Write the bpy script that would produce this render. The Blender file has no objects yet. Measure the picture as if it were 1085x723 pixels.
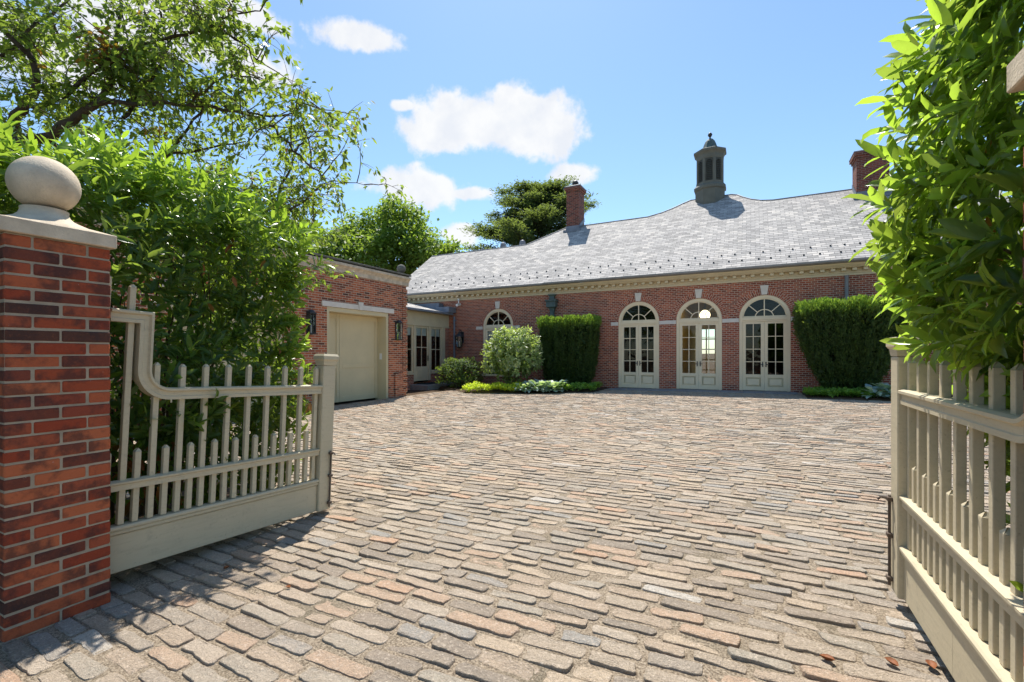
import bpy, math, random
import numpy as np
from mathutils import Matrix, Vector
R = math.radians
rng = np.random.default_rng(7)
random.seed(7)
scene = bpy.context.scene
COL = scene.collection
H = 1.44                      # eye height above the foot of the gate piers
YAW = R(27.55)
SN, CS = math.sin(YAW), math.cos(YAW)

def gh(x, y):                 # the court rises very slightly to the right and to the back
    return .0115 * (x + 3.3) + .0048 * (y - 1.2)

def at(px, py, Z):            # a measured sight line at distance Z -> world point
    X = (px - 542) / 485. * Z
    return Vector((CS * X - SN * Z, SN * X + CS * Z, H + (375 - py) / 485. * Z))

# ------------------------------------------------------------------ helpers
class MB:
    def __init__(s):
        s.v, s.f, s.uv, s.m = [], [], [], []
    def face(s, pts, uv=None, m=0):
        n = len(s.v)
        s.v += [tuple(p) for p in pts]
        s.f.append(tuple(range(n, n + len(pts))))
        if uv is None:
            a = Vector(pts[1]) - Vector(pts[0]); b = Vector(pts[-1]) - Vector(pts[0])
            nn = a.cross(b)
            ax = max(range(3), key=lambda i: abs(nn[i]))
            if ax == 2: uv = [(p[0], p[1]) for p in pts]
            elif ax == 0: uv = [(p[1], p[2]) for p in pts]
            else: uv = [(p[0], p[2]) for p in pts]
        s.uv.append([tuple(u) for u in uv]); s.m.append(m)
    def mesh(s, verts, faces, m=0):      # shared verts (welded)
        n = len(s.v); s.v += [tuple(p) for p in verts]
        for f in faces:
            pts = [verts[i] for i in f]
            a = Vector(pts[1]) - Vector(pts[0]); b = Vector(pts[-1]) - Vector(pts[0])
            nn = a.cross(b); ax = max(range(3), key=lambda i: abs(nn[i]))
            k = {2: (0, 1), 0: (1, 2), 1: (0, 2)}[ax]
            s.f.append(tuple(i + n for i in f))
            s.uv.append([(p[k[0]], p[k[1]]) for p in pts]); s.m.append(m)
    def box(s, x0, x1, y0, y1, z0, z1, c=0.0, m=0):
        if x0 > x1: x0, x1 = x1, x0
        if y0 > y1: y0, y1 = y1, y0
        if z0 > z1: z0, z1 = z1, z0
        if c <= 0:
            v = [(x, y, z) for z in (z0, z1) for y in (y0, y1) for x in (x0, x1)]
            s.mesh(v, [(0, 2, 3, 1), (4, 5, 7, 6), (0, 1, 5, 4), (2, 6, 7, 3), (0, 4, 6, 2), (1, 3, 7, 5)], m)
            return
        c = min(c, (x1 - x0) * .45, (y1 - y0) * .45, (z1 - z0) * .45)
        v = []; idx = {}
        for i, x in enumerate((x0, x1)):
            for j, y in enumerate((y0, y1)):
                for k, z in enumerate((z0, z1)):
                    dx, dy, dz = (c if i == 0 else -c), (c if j == 0 else -c), (c if k == 0 else -c)
                    for ax, p in ((0, (x, y + dy, z + dz)), (1, (x + dx, y, z + dz)), (2, (x + dx, y + dy, z))):
                        idx[i, j, k, ax] = len(v); v.append(p)
        F = []
        I = idx
        for i in (0, 1):
            q = [I[i, 0, 0, 0], I[i, 1, 0, 0], I[i, 1, 1, 0], I[i, 0, 1, 0]]; F.append(tuple(q if i else q[::-1]))
            q = [I[0, i, 0, 1], I[1, i, 0, 1], I[1, i, 1, 1], I[0, i, 1, 1]]; F.append(tuple(q[::-1] if i else q))
            q = [I[0, 0, i, 2], I[1, 0, i, 2], I[1, 1, i, 2], I[0, 1, i, 2]]; F.append(tuple(q if i else q[::-1]))
        for a in (0, 1):
            for b in (0, 1):
                F.append((I[a, b, 0, 0], I[a, b, 1, 0], I[a, b, 1, 1], I[a, b, 0, 1]))
                F.append((I[a, 0, b, 0], I[a, 1, b, 0], I[a, 1, b, 2], I[a, 0, b, 2]))
                F.append((I[0, a, b, 1], I[1, a, b, 1], I[1, a, b, 2], I[0, a, b, 2]))
        for i in (0, 1):
            for j in (0, 1):
                for k in (0, 1):
                    F.append((I[i, j, k, 0], I[i, j, k, 1], I[i, j, k, 2]))
        s.mesh(v, F, m)
    def tube(s, pts, rad, n=8, m=0, cap=True):
        pts = [Vector(p) for p in pts]
        if not hasattr(rad, '__len__'): rad = [rad] * len(pts)
        rings = []; v = []
        prev = None
        for i, p in enumerate(pts):
            d = (pts[min(i + 1, len(pts) - 1)] - pts[max(i - 1, 0)]).normalized()
            if prev is None:
                u = d.cross(Vector((0, 0, 1)))
                if u.length < .05: u = d.cross(Vector((1, 0, 0)))
            else:
                u = prev - d * prev.dot(d)
            u.normalize(); prev = u; w = d.cross(u)
            rings.append(len(v))
            for k in range(n):
                a = 2 * math.pi * k / n
                v.append(p + (u * math.cos(a) + w * math.sin(a)) * rad[i])
        F = []
        for i in range(len(pts) - 1):
            for k in range(n):
                F.append((rings[i] + k, rings[i] + (k + 1) % n, rings[i + 1] + (k + 1) % n, rings[i + 1] + k))
        if cap:
            F.append(tuple(range(n))[::-1]); F.append(tuple(rings[-1] + k for k in range(n)))
        s.mesh(v, F, m)
    def lathe(s, prof, c=(0, 0, 0), n=24, m=0, ph=0.0):
        v = []; F = []
        for r, z in prof:
            for k in range(n):
                a = 2 * math.pi * k / n + ph
                v.append((c[0] + r * math.cos(a), c[1] + r * math.sin(a), c[2] + z))
        for i in range(len(prof) - 1):
            for k in range(n):
                F.append((i * n + k, i * n + (k + 1) % n, (i + 1) * n + (k + 1) % n, (i + 1) * n + k))
        F.append(tuple(range(n))[::-1]); F.append(tuple((len(prof) - 1) * n + k for k in range(n)))
        s.mesh(v, F, m)

def link(o, parent=None):
    COL.objects.link(o)
    if parent is not None:
        o.parent = parent
        if parent.type == 'EMPTY' and not parent.get('_loc'):
            o.matrix_parent_inverse = Matrix.Translation(-parent.location)
    return o

def obj(name, mb, mats, parent=None, smooth=False):
    me = bpy.data.meshes.new(name)
    me.from_pydata(mb.v, [], mb.f)
    uvl = me.uv_layers.new(name='UVMap')
    flat = [c for f in mb.uv for u in f for c in u]
    uvl.data.foreach_set('uv', flat)
    if not isinstance(mats, (list, tuple)): mats = [mats]
    for m in mats: me.materials.append(m)
    me.polygons.foreach_set('material_index', mb.m)
    if smooth: me.polygons.foreach_set('use_smooth', [True] * len(mb.f))
    me.update()
    return link(bpy.data.objects.new(name, me), parent)

def np_obj(name, V, faces, mats, parent=None, smooth=False, mi=None, attr=None):
    """V (n,3); faces: list of int arrays (m,k)"""
    me = bpy.data.meshes.new(name)
    me.vertices.add(len(V)); me.vertices.foreach_set('co', V.astype(np.float32).ravel())
    lv = np.concatenate([f.ravel() for f in faces]).astype(np.int32)
    lt = np.concatenate([np.full(len(f), f.shape[1]) for f in faces]).astype(np.int32)
    ls = np.concatenate([[0], np.cumsum(lt)[:-1]]).astype(np.int32)
    me.loops.add(len(lv)); me.loops.foreach_set('vertex_index', lv)
    me.polygons.add(len(lt)); me.polygons.foreach_set('loop_start', ls); me.polygons.foreach_set('loop_total', lt)
    if mi is not None: me.polygons.foreach_set('material_index', mi.astype(np.int32))
    if smooth: me.polygons.foreach_set('use_smooth', np.ones(len(lt), dtype=bool))
    if attr is not None:
        a = me.attributes.new('young_lit', 'FLOAT', 'POINT'); a.data.foreach_set('value', attr.astype(np.float32))
    if not isinstance(mats, (list, tuple)): mats = [mats]
    for m in mats: me.materials.append(m)
    me.update(calc_edges=True)
    return link(bpy.data.objects.new(name, me), parent)

def tag(o, label, cat, group=None, kind=None):
    if label: o['label'] = label
    if cat: o['category'] = cat
    if group: o['group'] = group
    if kind: o['kind'] = kind
    return o

def empty(name, loc, label, cat, group=None, local=False):
    o = bpy.data.objects.new(name, None); o.location = loc; o.empty_display_size = .2
    if local: o['_loc'] = 1
    COL.objects.link(o)
    return tag(o, label, cat, group)

def copy_tree(o, parent=None):
    c = o.copy(); COL.objects.link(c)
    if parent is not None: c.parent = parent
    for ch in list(o.children): copy_tree(ch, c)
    return c

# ------------------------------------------------------------------ materials
class NT:
    def __init__(s, name):
        s.mat = bpy.data.materials.new(name); s.mat.use_nodes = True
        s.t = s.mat.node_tree; s.t.nodes.clear()
        s.out = s.n('ShaderNodeOutputMaterial')
    def n(s, typ, **kw):
        nd = s.t.nodes.new(typ)
        for k, v in kw.items(): setattr(nd, k, v)
        return nd
    def set(s, nd, **kw):
        for k, v in kw.items():
            k = k.replace('_', ' ')
            if isinstance(v, bpy.types.NodeSocket): s.t.links.new(v, nd.inputs[k])
            else: nd.inputs[k].default_value = v
        return nd
    def l(s, a, b): s.t.links.new(a, b)
    def noise(s, vec, scale, detail=3, rough=.55):
        nd = s.n('ShaderNodeTexNoise'); nd.inputs['Scale'].default_value = scale
        nd.inputs['Detail'].default_value = detail; nd.inputs['Roughness'].default_value = rough
        if vec is not None: s.l(vec, nd.inputs['Vector'])
        return nd.outputs['Fac']
    def ramp(s, fac, stops, interp='LINEAR'):
        nd = s.n('ShaderNodeValToRGB'); nd.color_ramp.interpolation = interp
        e = nd.color_ramp.elements
        while len(e) < len(stops): e.new(.5)
        for el, (p, c) in zip(e, stops):
            el.position = p; el.color = (c[0], c[1], c[2], 1) if hasattr(c, '__len__') else (c, c, c, 1)
        s.l(fac, nd.inputs['Fac']); return nd.outputs['Color']
    def mix(s, a, b, fac, blend='MIX'):
        nd = s.n('ShaderNodeMix'); nd.data_type = 'RGBA'; nd.blend_type = blend
        for sock, v in ((nd.inputs[0], fac), (nd.inputs[6], a), (nd.inputs[7], b)):
            if isinstance(v, bpy.types.NodeSocket): s.l(v, sock)
            elif hasattr(v, '__len__'): sock.default_value = (v[0], v[1], v[2], 1)
            else: sock.default_value = v
        return nd.outputs[2]
    def math(s, op, a, b=0.0, c=0.0):
        nd = s.n('ShaderNodeMath', operation=op)
        for i, v in enumerate((a, b, c)):
            if isinstance(v, bpy.types.NodeSocket): s.l(v, nd.inputs[i])
            else: nd.inputs[i].default_value = v
        return nd.outputs[0]
    def bump(s, h, strength=.3, dist=.01):
        nd = s.n('ShaderNodeBump'); nd.inputs['Strength'].default_value = strength
        nd.inputs['Distance'].default_value = dist; s.l(h, nd.inputs['Height']); return nd.outputs['Normal']
    def bsdf(s, color, rough=.6, normal=None, spec=.5, metal=0.0):
        nd = s.n('ShaderNodeBsdfPrincipled')
        for k, v in (('Base Color', color), ('Roughness', rough), ('Metallic', metal), ('Specular IOR Level', spec)):
            if isinstance(v, bpy.types.NodeSocket): s.l(v, nd.inputs[k])
            elif hasattr(v, '__len__'): nd.inputs[k].default_value = (v[0], v[1], v[2], 1)
            else: nd.inputs[k].default_value = v
        if normal is not None: s.l(normal, nd.inputs['Normal'])
        return nd.outputs[0]
    def done(s, sh):
        s.l(sh, s.out.inputs['Surface']); return s.mat
    def pos(s): return s.n('ShaderNodeNewGeometry').outputs['Position']
    def island(s): return s.n('ShaderNodeNewGeometry').outputs['Random Per Island']
    def uv(s): return s.n('ShaderNodeTexCoord').outputs['UV']
    def objc(s): return s.n('ShaderNodeTexCoord').outputs['Object']

def plain(name, c, rough=.6, var=.15, scale=6, bump=.15, spec=.4, metal=0, fine=60):
    t = NT(name); p = t.objc()
    n1 = t.noise(p, scale, 4); n2 = t.noise(p, fine, 3)
    lo = [x * (1 - var) for x in c]; hi = [min(1, x * (1 + var)) for x in c]
    col = t.mix(lo, hi, t.ramp(n1, [(.3, 0), (.7, 1)]))
    col = t.mix(col, [x * .8 for x in c], t.ramp(n2, [(.55, 0), (.75, .5)]))
    return t.done(t.bsdf(col, rough, t.bump(n2, bump, .004), spec, metal))

def brick_mat(name, stops, mortar, w=.215, h=.0675, ms=.0085, bump=.5, grime=.25):
    t = NT(name); uv = t.uv()
    b = t.n('ShaderNodeTexBrick'); b.offset = .5
    t.l(uv, b.inputs['Vector'])
    for k, v in (('Color1', (0, 0, 0, 1)), ('Color2', (1, 1, 1, 1)), ('Mortar', (0, 0, 0, 1)), ('Scale', 1.0), ('Mortar Size', ms),
                 ('Mortar Smooth', .15), ('Bias', 0.0), ('Brick Width', w), ('Row Height', h)):
        b.inputs[k].default_value = v
    col = t.ramp(b.outputs['Color'], stops)
    p = t.pos()
    n1 = t.noise(p, 1.3, 5); n2 = t.noise(p, 45, 3)
    col = t.mix(col, (0.5, 0.5, 0.5), t.ramp(n2, [(.35, 0), (.75, .22)]), 'SOFT_LIGHT')
    mc = t.mix([m * .75 for m in mortar], mortar, n2)
    col = t.mix(col, mc, b.outputs['Fac'])
    col = t.mix(col, (.06, .045, .04), t.ramp(n1, [(.5, 0), (.8, grime)]))
    hgt = t.math('SUBTRACT', t.math('MULTIPLY', n2, .25), b.outputs['Fac'])
    return t.done(t.bsdf(col, .85, t.bump(hgt, bump, .008), .25))

M = {}
M['facade_brick'] = brick_mat('facade_brick', [(0, (.18, .048, .031)), (.25, (.27, .066, .038)), (.6, (.36, .088, .045)), (1, (.47, .135, .065))], (.58, .44, .33), w=.17, ms=.009)
M['chimney_brick'] = brick_mat('chimney_brick', [(0, (.08, .03, .025)), (.4, (.17, .045, .032)), (1, (.26, .075, .045))], (.28, .21, .17))
M['garage_brick'] = brick_mat('garage_brick', [(0, (.08, .034, .026)), (.18, (.22, .06, .035)), (.55, (.38, .10, .045)), (1, (.50, .16, .075))], (.54, .42, .30))
M['mortar'] = plain('mortar', (.38, .31, .23), .95, .2, 12, .6, .1, fine=180)
M['limestone'] = plain('limestone', (.56, .46, .34), .85, .24, 7, .6, .2, fine=120)
M['white_stone'] = plain('white_stone', (.68, .62, .54), .8, .08, 5, .2, .2)
M['cream_paint'] = plain('cream_paint', (.60, .51, .34), .5, .06, 3, .06, .4)
M['door_paint'] = plain('door_paint', (.82, .68, .46), .45, .05, 3, .05, .4)
M['garage_paint'] = plain('garage_paint', (.62, .52, .32), .5, .05, 2, .05, .4)
M['gate_paint'] = plain('gate_paint', (.50, .43, .30), .5, .09, 3, .14, .4, fine=90)
M['old_stone'] = plain('old_stone', (.13, .125, .11), .9, .25, 6, .4, .15)
def worn_paint():
    t = NT('gate_paint'); p = t.objc()
    mp = t.n('ShaderNodeMapping'); mp.inputs['Scale'].default_value = (40, 4, 40); t.l(p, mp.inputs['Vector'])
    gr = t.noise(mp.outputs[0], 1.5, 4, .6); n1 = t.noise(p, 4, 5, .6); n2 = t.noise(p, 55, 4, .65); n3 = t.noise(p, 13, 5, .7)
    col = t.mix((.49, .415, .28), (.57, .49, .335), n1)
    col = t.mix(col, (.40, .34, .235), t.ramp(gr, [(.48, 0), (.72, .35)]))
    col = t.mix(col, (.25, .21, .15), t.ramp(n2, [(.62, 0), (.72, .5)]))
    col = t.mix(col, (.33, .29, .21), t.ramp(n3, [(.56, 0), (.72, .45)]))
    h = t.math('ADD', gr, t.math('MULTIPLY', n2, .6))
    return t.done(t.bsdf(col, .55, t.bump(h, .3, .004), .35))
M['gate_paint'] = worn_paint()
M['iron'] = plain('iron', (.03, .03, .032), .5, .2, 9, .2, .5)
M['rusty_iron'] = plain('rusty_iron', (.10, .07, .05), .7, .3, 20, .4, .4)
M['lead'] = plain('lead', (.17, .19, .23), .55, .15, 4, .2, .5)
M['grey_metal'] = plain('grey_metal', (.22, .22, .22), .55, .15, 4, .15, .5)
M['cupola_paint'] = plain('cupola_paint', (.14, .138, .11), .65, .12, 3, .15, .3)
M['louvre_paint'] = plain('louvre_paint', (.075, .075, .062), .7, .12, 3, .15, .3)
M['copper_green'] = plain('copper_green', (.085, .12, .11), .6, .25, 4, .2, .4)
M['white_plastic'] = plain('white_plastic', (.75, .75, .73), .4, .03, 3, .02, .5)
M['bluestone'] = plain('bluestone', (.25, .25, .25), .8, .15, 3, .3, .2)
M['soil'] = plain('soil', (.085, .06, .04), 1, .35, 5, 1.0, .05, fine=40)
M['mat_dark'] = plain('mat_dark', (.03, .04, .045), .95, .2, 8, .6, .1)
M['room_dark'] = plain('room_dark', (.035, .035, .03), .9, .1, 2, .02, .1)
M['room_warm'] = plain('room_warm', (.72, .55, .22), .8, .05, 1, .02, .1)
M['room_floor'] = plain('room_floor', (.25, .17, .10), .4, .15, 2, .02, .4)
M['shade_cloth'] = plain('shade_cloth', (.75, .73, .68), .9, .03, 4, .02, .1)
M['bark'] = plain('bark', (.085, .065, .05), .95, .35, 8, .9, .1, fine=50)
M['twig'] = plain('twig', (.11, .085, .05), .9, .3, 8, .5, .1)

def glass_mat():
    t = NT('window_glass')
    tr = t.n('ShaderNodeBsdfTransparent'); tr.inputs[0].default_value = (.82, .86, .84, 1)
    gl = t.n('ShaderNodeBsdfGlossy'); gl.inputs['Roughness'].default_value = .015; gl.inputs['Color'].default_value = (1, 1, 1, 1)
    fr = t.n('ShaderNodeFresnel'); fr.inputs['IOR'].default_value = 1.38
    nz = t.noise(t.pos(), 2.2, 2)
    nm = t.bump(nz, .12, .05); t.l(nm, gl.inputs['Normal'])
    mx = t.n('ShaderNodeMixShader'); t.l(fr.outputs[0], mx.inputs[0]); t.l(tr.outputs[0], mx.inputs[1]); t.l(gl.outputs[0], mx.inputs[2])
    return t.done(mx.outputs[0])
M['glass'] = glass_mat()

def lamp_mat():
    t = NT('lit_globe'); e = t.n('ShaderNodeEmission'); e.inputs[0].default_value = (1, .80, .48, 1); e.inputs[1].default_value = 3.2
    return t.done(e.outputs[0])
M['lamp'] = lamp_mat()

def slate_mat():
    t = NT('roof_slate'); uv = t.uv()
    nz = t.noise(uv, 1.1, 2)
    wob = t.n('ShaderNodeVectorMath', operation='ADD')
    cx = t.n('ShaderNodeCombineXYZ'); t.l(t.math('MULTIPLY', t.math('SUBTRACT', nz, .5), .05), cx.inputs[1])
    t.l(uv, wob.inputs[0]); t.l(cx.outputs[0], wob.inputs[1])
    b = t.n('ShaderNodeTexBrick'); b.offset = .5; t.l(wob.outputs[0], b.inputs['Vector'])
    for k, v in (('Color1', (0, 0, 0, 1)), ('Color2', (1, 1, 1, 1)), ('Mortar', (0, 0, 0, 1)), ('Scale', 1.0), ('Mortar Size', .005),
                 ('Mortar Smooth', .3), ('Bias', 0.0), ('Brick Width', .30), ('Row Height', .155)):
        b.inputs[k].default_value = v
    col = t.ramp(b.outputs['Color'], [(0, (.25, .24, .23)), (.35, (.35, .335, .32)), (.7, (.43, .41, .39)), (1, (.54, .505, .465))])
    n2 = t.noise(uv, 14, 4); n1 = t.noise(uv, .5, 4)
    col = t.mix(col, (.26, .25, .25), t.ramp(n1, [(.4, 0), (.75, .45)]))
    col = t.mix(col, (.5, .49, .48), t.ramp(n2, [(.5, 0), (.8, .5)]))
    col = t.mix(col, (.07, .07, .075), b.outputs['Fac'])
    sep = t.n('ShaderNodeSeparateXYZ'); t.l(wob.outputs[0], sep.inputs[0])
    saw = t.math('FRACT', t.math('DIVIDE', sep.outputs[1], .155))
    mp = t.n('ShaderNodeMapping'); mp.inputs['Scale'].default_value = (2.2, .22, 1); t.l(uv, mp.inputs['Vector'])
    stk = t.noise(mp.outputs[0], 1.0, 5, .6)
    col = t.mix(col, (.20, .195, .18), t.ramp(stk, [(.52, 0), (.75, .45)]))
    col = t.mix(col, (1.08, 1.06, 1.03), 1.0, 'MULTIPLY')
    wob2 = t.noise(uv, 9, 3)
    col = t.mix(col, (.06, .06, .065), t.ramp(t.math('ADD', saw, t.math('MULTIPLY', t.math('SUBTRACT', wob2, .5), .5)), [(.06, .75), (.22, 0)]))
    hgt = t.math('ADD', t.math('MULTIPLY', saw, -.8), t.math('ADD', t.math('MULTIPLY', b.outputs['Color'], .5), t.math('MULTIPLY', n2, .5)))
    return t.done(t.bsdf(col, .8, t.bump(hgt, .8, .025), .12))
M['slate'] = slate_mat()

def sett_mat():
    t = NT('granite_setts'); r = t.island(); p = t.pos()
    col = t.ramp(r, [(0, (.225, .195, .165)), (.13, (.34, .275, .215)), (.27, (.275, .245, .21)), (.42, (.37, .27, .20)), (.5, (.33, .28, .225)), (.62, (.30, .275, .235)),
                     (.72, (.39, .32, .245)), (.83, (.255, .25, .24)), (.89, (.37, .32, .265)), (.955, (.40, .265, .185)), (.985, (.42, .405, .38))], 'CONSTANT')
    n1 = t.noise(p, 26, 6, .7); n2 = t.noise(p, 150, 3, .7); n3 = t.noise(p, .45, 4)
    n4 = t.noise(p, 6, 4); n5 = t.noise(p, 60, 4, .7)
    col = t.mix(col, (.24, .20, .16), t.ramp(n1, [(.42, 0), (.7, .5)]))
    col = t.mix(col, (.40, .345, .285), t.ramp(n4, [(.5, 0), (.75, .35)]))
    col = t.mix(col, (.10, .085, .07), t.ramp(n2, [(.5, 0), (.68, .75)]))
    col = t.mix(col, (.55, .48, .41), t.ramp(n5, [(.54, 0), (.70, .65)]))
    col = t.mix(col, (.32, .255, .205), t.ramp(n3, [(.42, 0), (.7, .35)]))
    col = t.mix(col, (1.33, 1.275, 1.19), 1.0, 'MULTIPLY')
    hgt = t.math('ADD', t.math('MULTIPLY', n1, 1.0), t.math('ADD', t.math('MULTIPLY', n2, .35), t.math('MULTIPLY', n5, .5)))
    return t.done(t.bsdf(col, .85, t.bump(hgt, 1.0, .022), .15))
M['setts'] = sett_mat()

def sand_mat():
    t = NT('joint_grit'); p = t.pos()
    n1 = t.noise(p, 90, 4, .7); n2 = t.noise(p, 260, 2, .7); n3 = t.noise(p, 2.0, 4)
    col = t.ramp(n1, [(.34, (.08, .06, .042)), (.5, (.26, .205, .145)), (.68, (.47, .385, .29))])
    col = t.mix(col, (.10, .09, .06), t.ramp(n3, [(.5, 0), (.72, .5)]))
    col = t.mix(col, (.42, .37, .30), t.ramp(n2, [(.6, 0), (.7, .7)]))
    return t.done(t.bsdf(col, .95, t.bump(n1, .9, .012), .1))
M['grit'] = sand_mat()

def pier_brick_mat():
    t = NT('pier_brick'); r = t.island(); p = t.pos()
    col = t.ramp(r, [(0, (.30, .055, .025)), (.13, (.42, .105, .045)), (.27, (.34, .07, .03)), (.40, (.17, .048, .03)), (.47, (.27, .06, .033)), (.62, (.47, .13, .055)),
                     (.74, (.21, .054, .032)), (.80, (.36, .085, .04)), (.965, (.10, .042, .03)), (1, (.3, .07, .04))], 'CONSTANT')
    n1 = t.noise(p, 9, 4, .6); n2 = t.noise(p, 70, 4, .65)
    col = t.mix(col, (.05, .03, .028), t.ramp(n1, [(.46, 0), (.62, .7)]))
    col = t.mix(col, (.50, .15, .06), t.ramp(n2, [(.55, 0), (.85, .3)]))
    n3 = t.noise(p, 24, 5, .7)
    col = t.mix(col, (.55, .5, .44), t.ramp(n3, [(.70, 0), (.74, .55)]))
    return t.done(t.bsdf(col, .8, t.bump(t.math('ADD', n2, n1), .9, .008), .2))
M['pier_brick'] = pier_brick_mat()

def leaf_mat(name, lo, mid, hi, young_lit, rough=.35, transl=.45, tw=1.0):
    t = NT(name); r = t.island()
    col = t.ramp(r, [(0, lo), (.5, mid), (1, hi)])
    at_ = t.n('ShaderNodeAttribute'); at_.attribute_name = 'young_lit'
    col = t.mix(col, young_lit, at_.outputs['Fac'])  # paler tone for new growth, and for sunlit tops put into the colour
    bl = t.noise(t.pos(), 38, 3, .6)
    col = t.mix(col, (.55, .55, .5), t.ramp(bl, [(.3, .45), (.5, 0)]), 'MULTIPLY')
    col = t.mix(col, (.28, .24, .05), t.ramp(t.noise(t.pos(), 17, 3), [(.66, 0), (.76, .35)]))
    b = t.bsdf(col, rough, None, .3)
    tr = t.n('ShaderNodeBsdfTranslucent')
    c2 = t.mix(col, (1.0, 1.0, .35), .22, 'MIX')
    c3 = t.mix(c2, (tw * 1.6, tw * 1.9, tw * .7), 1.0, 'MULTIPLY')
    t.l(c3, tr.inputs[0])
    mx = t.n('ShaderNodeMixShader'); mx.inputs[0].default_value = transl
    t.l(b, mx.inputs[1]); t.l(tr.outputs[0], mx.inputs[2])
    return t.done(mx.outputs[0])
M['laurel'] = leaf_mat('laurel_leaf', (.018, .050, .014), (.030, .076, .019), (.055, .115, .026), (.21, .33, .03), .28, .36)
M['rhodo'] = leaf_mat('rhododendron_leaf', (.015, .044, .016), (.03, .075, .022), (.07, .135, .03), (.23, .35, .04), .28, .46)
M['cherry'] = leaf_mat('cherry_leaf', (.03, .07, .016), (.05, .105, .022), (.08, .14, .03), (.14, .17, .03), .5, .4)
M['maple'] = leaf_mat('maple_leaf', (.045, .10, .018), (.07, .145, .026), (.10, .18, .03), (.15, .22, .04), .55, .35)
M['cedar'] = leaf_mat('cedar_needle', (.034, .062, .050), (.05, .082, .065), (.066, .102, .076), (.085, .12, .08), .8, .25)
M['yew'] = leaf_mat('yew_needle', (.012, .032, .011), (.026, .056, .016), (.055, .098, .026), (.18, .31, .04), .65, .25)
M['varieg'] = leaf_mat('variegated_leaf', (.06, .11, .03), (.15, .22, .07), (.36, .42, .20), (.52, .54, .32), .35, .3)
M['boxleaf'] = leaf_mat('box_leaf', (.02, .055, .016), (.035, .085, .022), (.055, .115, .03), (.10, .18, .035), .6, .3)
M['lime'] = leaf_mat('lime_leaf', (.32, .38, .02), (.42, .47, .028), (.50, .54, .045), (.55, .56, .06), .5, .35)
M['cover'] = leaf_mat('cover_leaf', (.07, .18, .025), (.11, .24, .035), (.16, .30, .05), (.16, .28, .05), .5, .35)
M['hosta'] = leaf_mat('hosta_leaf', (.22, .31, .32), (.31, .41, .41), (.43, .52, .50), (.58, .62, .56), .5, .25)
M['dead'] = leaf_mat('dead_leaf', (.22, .07, .02), (.32, .12, .03), (.40, .18, .05), (.42, .10, .04), .6, .15, .5)
M['fallen'] = plain('fallen_leaf', (.24, .085, .03), .6, .3, 30, .3, .2)
M['redleaf'] = leaf_mat('red_leaf', (.35, .06, .02), (.48, .12, .03), (.5, .2, .05), (.4, .1, .04), .6, .4, .6)

# ------------------------------------------------------------------ camera, light, sky
cam = bpy.data.cameras.new('camera'); camo = bpy.data.objects.new('camera', cam); COL.objects.link(camo)
camo.location = (0, 0, H); camo.rotation_euler = (R(90), 0, YAW)
cam.sensor_width = 36; cam.lens = 36 * 485 / 1085.; cam.shift_y = 13.5 / 1085; cam.clip_end = 3000; cam.clip_start = .05
scene.camera = camo
EL = R(63)
sd = Vector((-.4625 * math.cos(EL), .8866 * math.cos(EL), math.sin(EL)))
sun = bpy.data.lights.new('sun', 'SUN'); sun.energy = 4.5; sun.angle = R(.53); sun.color = (1, .955, .88)
suno = bpy.data.objects.new('sun', sun); COL.objects.link(suno)
suno.rotation_euler = sd.to_track_quat('Z', 'Y').to_euler()
scene.view_settings.view_transform = 'Standard'; scene.view_settings.look = 'None'
EXPO = .73
scene.view_settings.exposure = EXPO; scene.view_settings.gamma = 1
scene.render.engine = 'CYCLES'
scene.cycles.max_bounces = 8; scene.cycles.transparent_max_bounces = 12; scene.cycles.diffuse_bounces = 4
scene.cycles.sample_clamp_indirect = 6; scene.cycles.caustics_reflective = False; scene.cycles.caustics_refractive = False
try:
    scene.cycles.use_denoising = True
except Exception: pass

world = bpy.data.worlds.new('World'); scene.world = world; world.use_nodes = True
wt = world.node_tree; wt.nodes.clear()
class W(NT):
    def __init__(s, tree): s.t = tree
wn = W(wt)
wout = wn.n('ShaderNodeOutputWorld')
sky = wn.n('ShaderNodeTexSky'); sky.sky_type = 'NISHITA'; sky.sun_disc = False
sky.sun_elevation = EL; sky.sun_rotation = math.atan2(sd.x, sd.y)
sky.air_density = 1.0; sky.dust_density = .35; sky.ozone_density = 3.0; sky.altitude = 0
dirv = wn.n('ShaderNodeTexCoord').outputs['Generated']
def vdot(vec):
    nd = wn.n('ShaderNodeVectorMath', operation='DOT_PRODUCT'); wt.links.new(dirv, nd.inputs[0]); nd.inputs[1].default_value = vec
    return nd.outputs['Value']
n_big = wn.noise(dirv, 9, 9, .6)
n_fine = wn.noise(dirv, 26, 7, .6)
total = None
def cloud(px, py, wx, wy, dens=1.0, sharp=1.0):
    global total
    c = (at(px, py, 1.0) - Vector((0, 0, H))).normalized()
    tx = c.cross(Vector((0, 0, 1))).normalized(); ty = tx.cross(c).normalized()
    k = 1.0 / (at(px, py, 1.0) - Vector((0, 0, H))).length / 485.
    a = wn.math('DIVIDE', vdot(tx), wx * k); b = wn.math('DIVIDE', vdot(ty), wy * k)
    d = wn.math('SQRT', wn.math('ADD', wn.math('MULTIPLY', a, a), wn.math('MULTIPLY', b, b)))
    front = wn.math('GREATER_THAN', vdot(c), .3)
    v = wn.math('SUBTRACT', wn.math('SUBTRACT', dens, wn.math('MULTIPLY', d, sharp)), wn.math('MULTIPLY', wn.math('SUBTRACT', 1.0, front), 9.0))
    total = v if total is None else wn.math('MAXIMUM', total, v)
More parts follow.
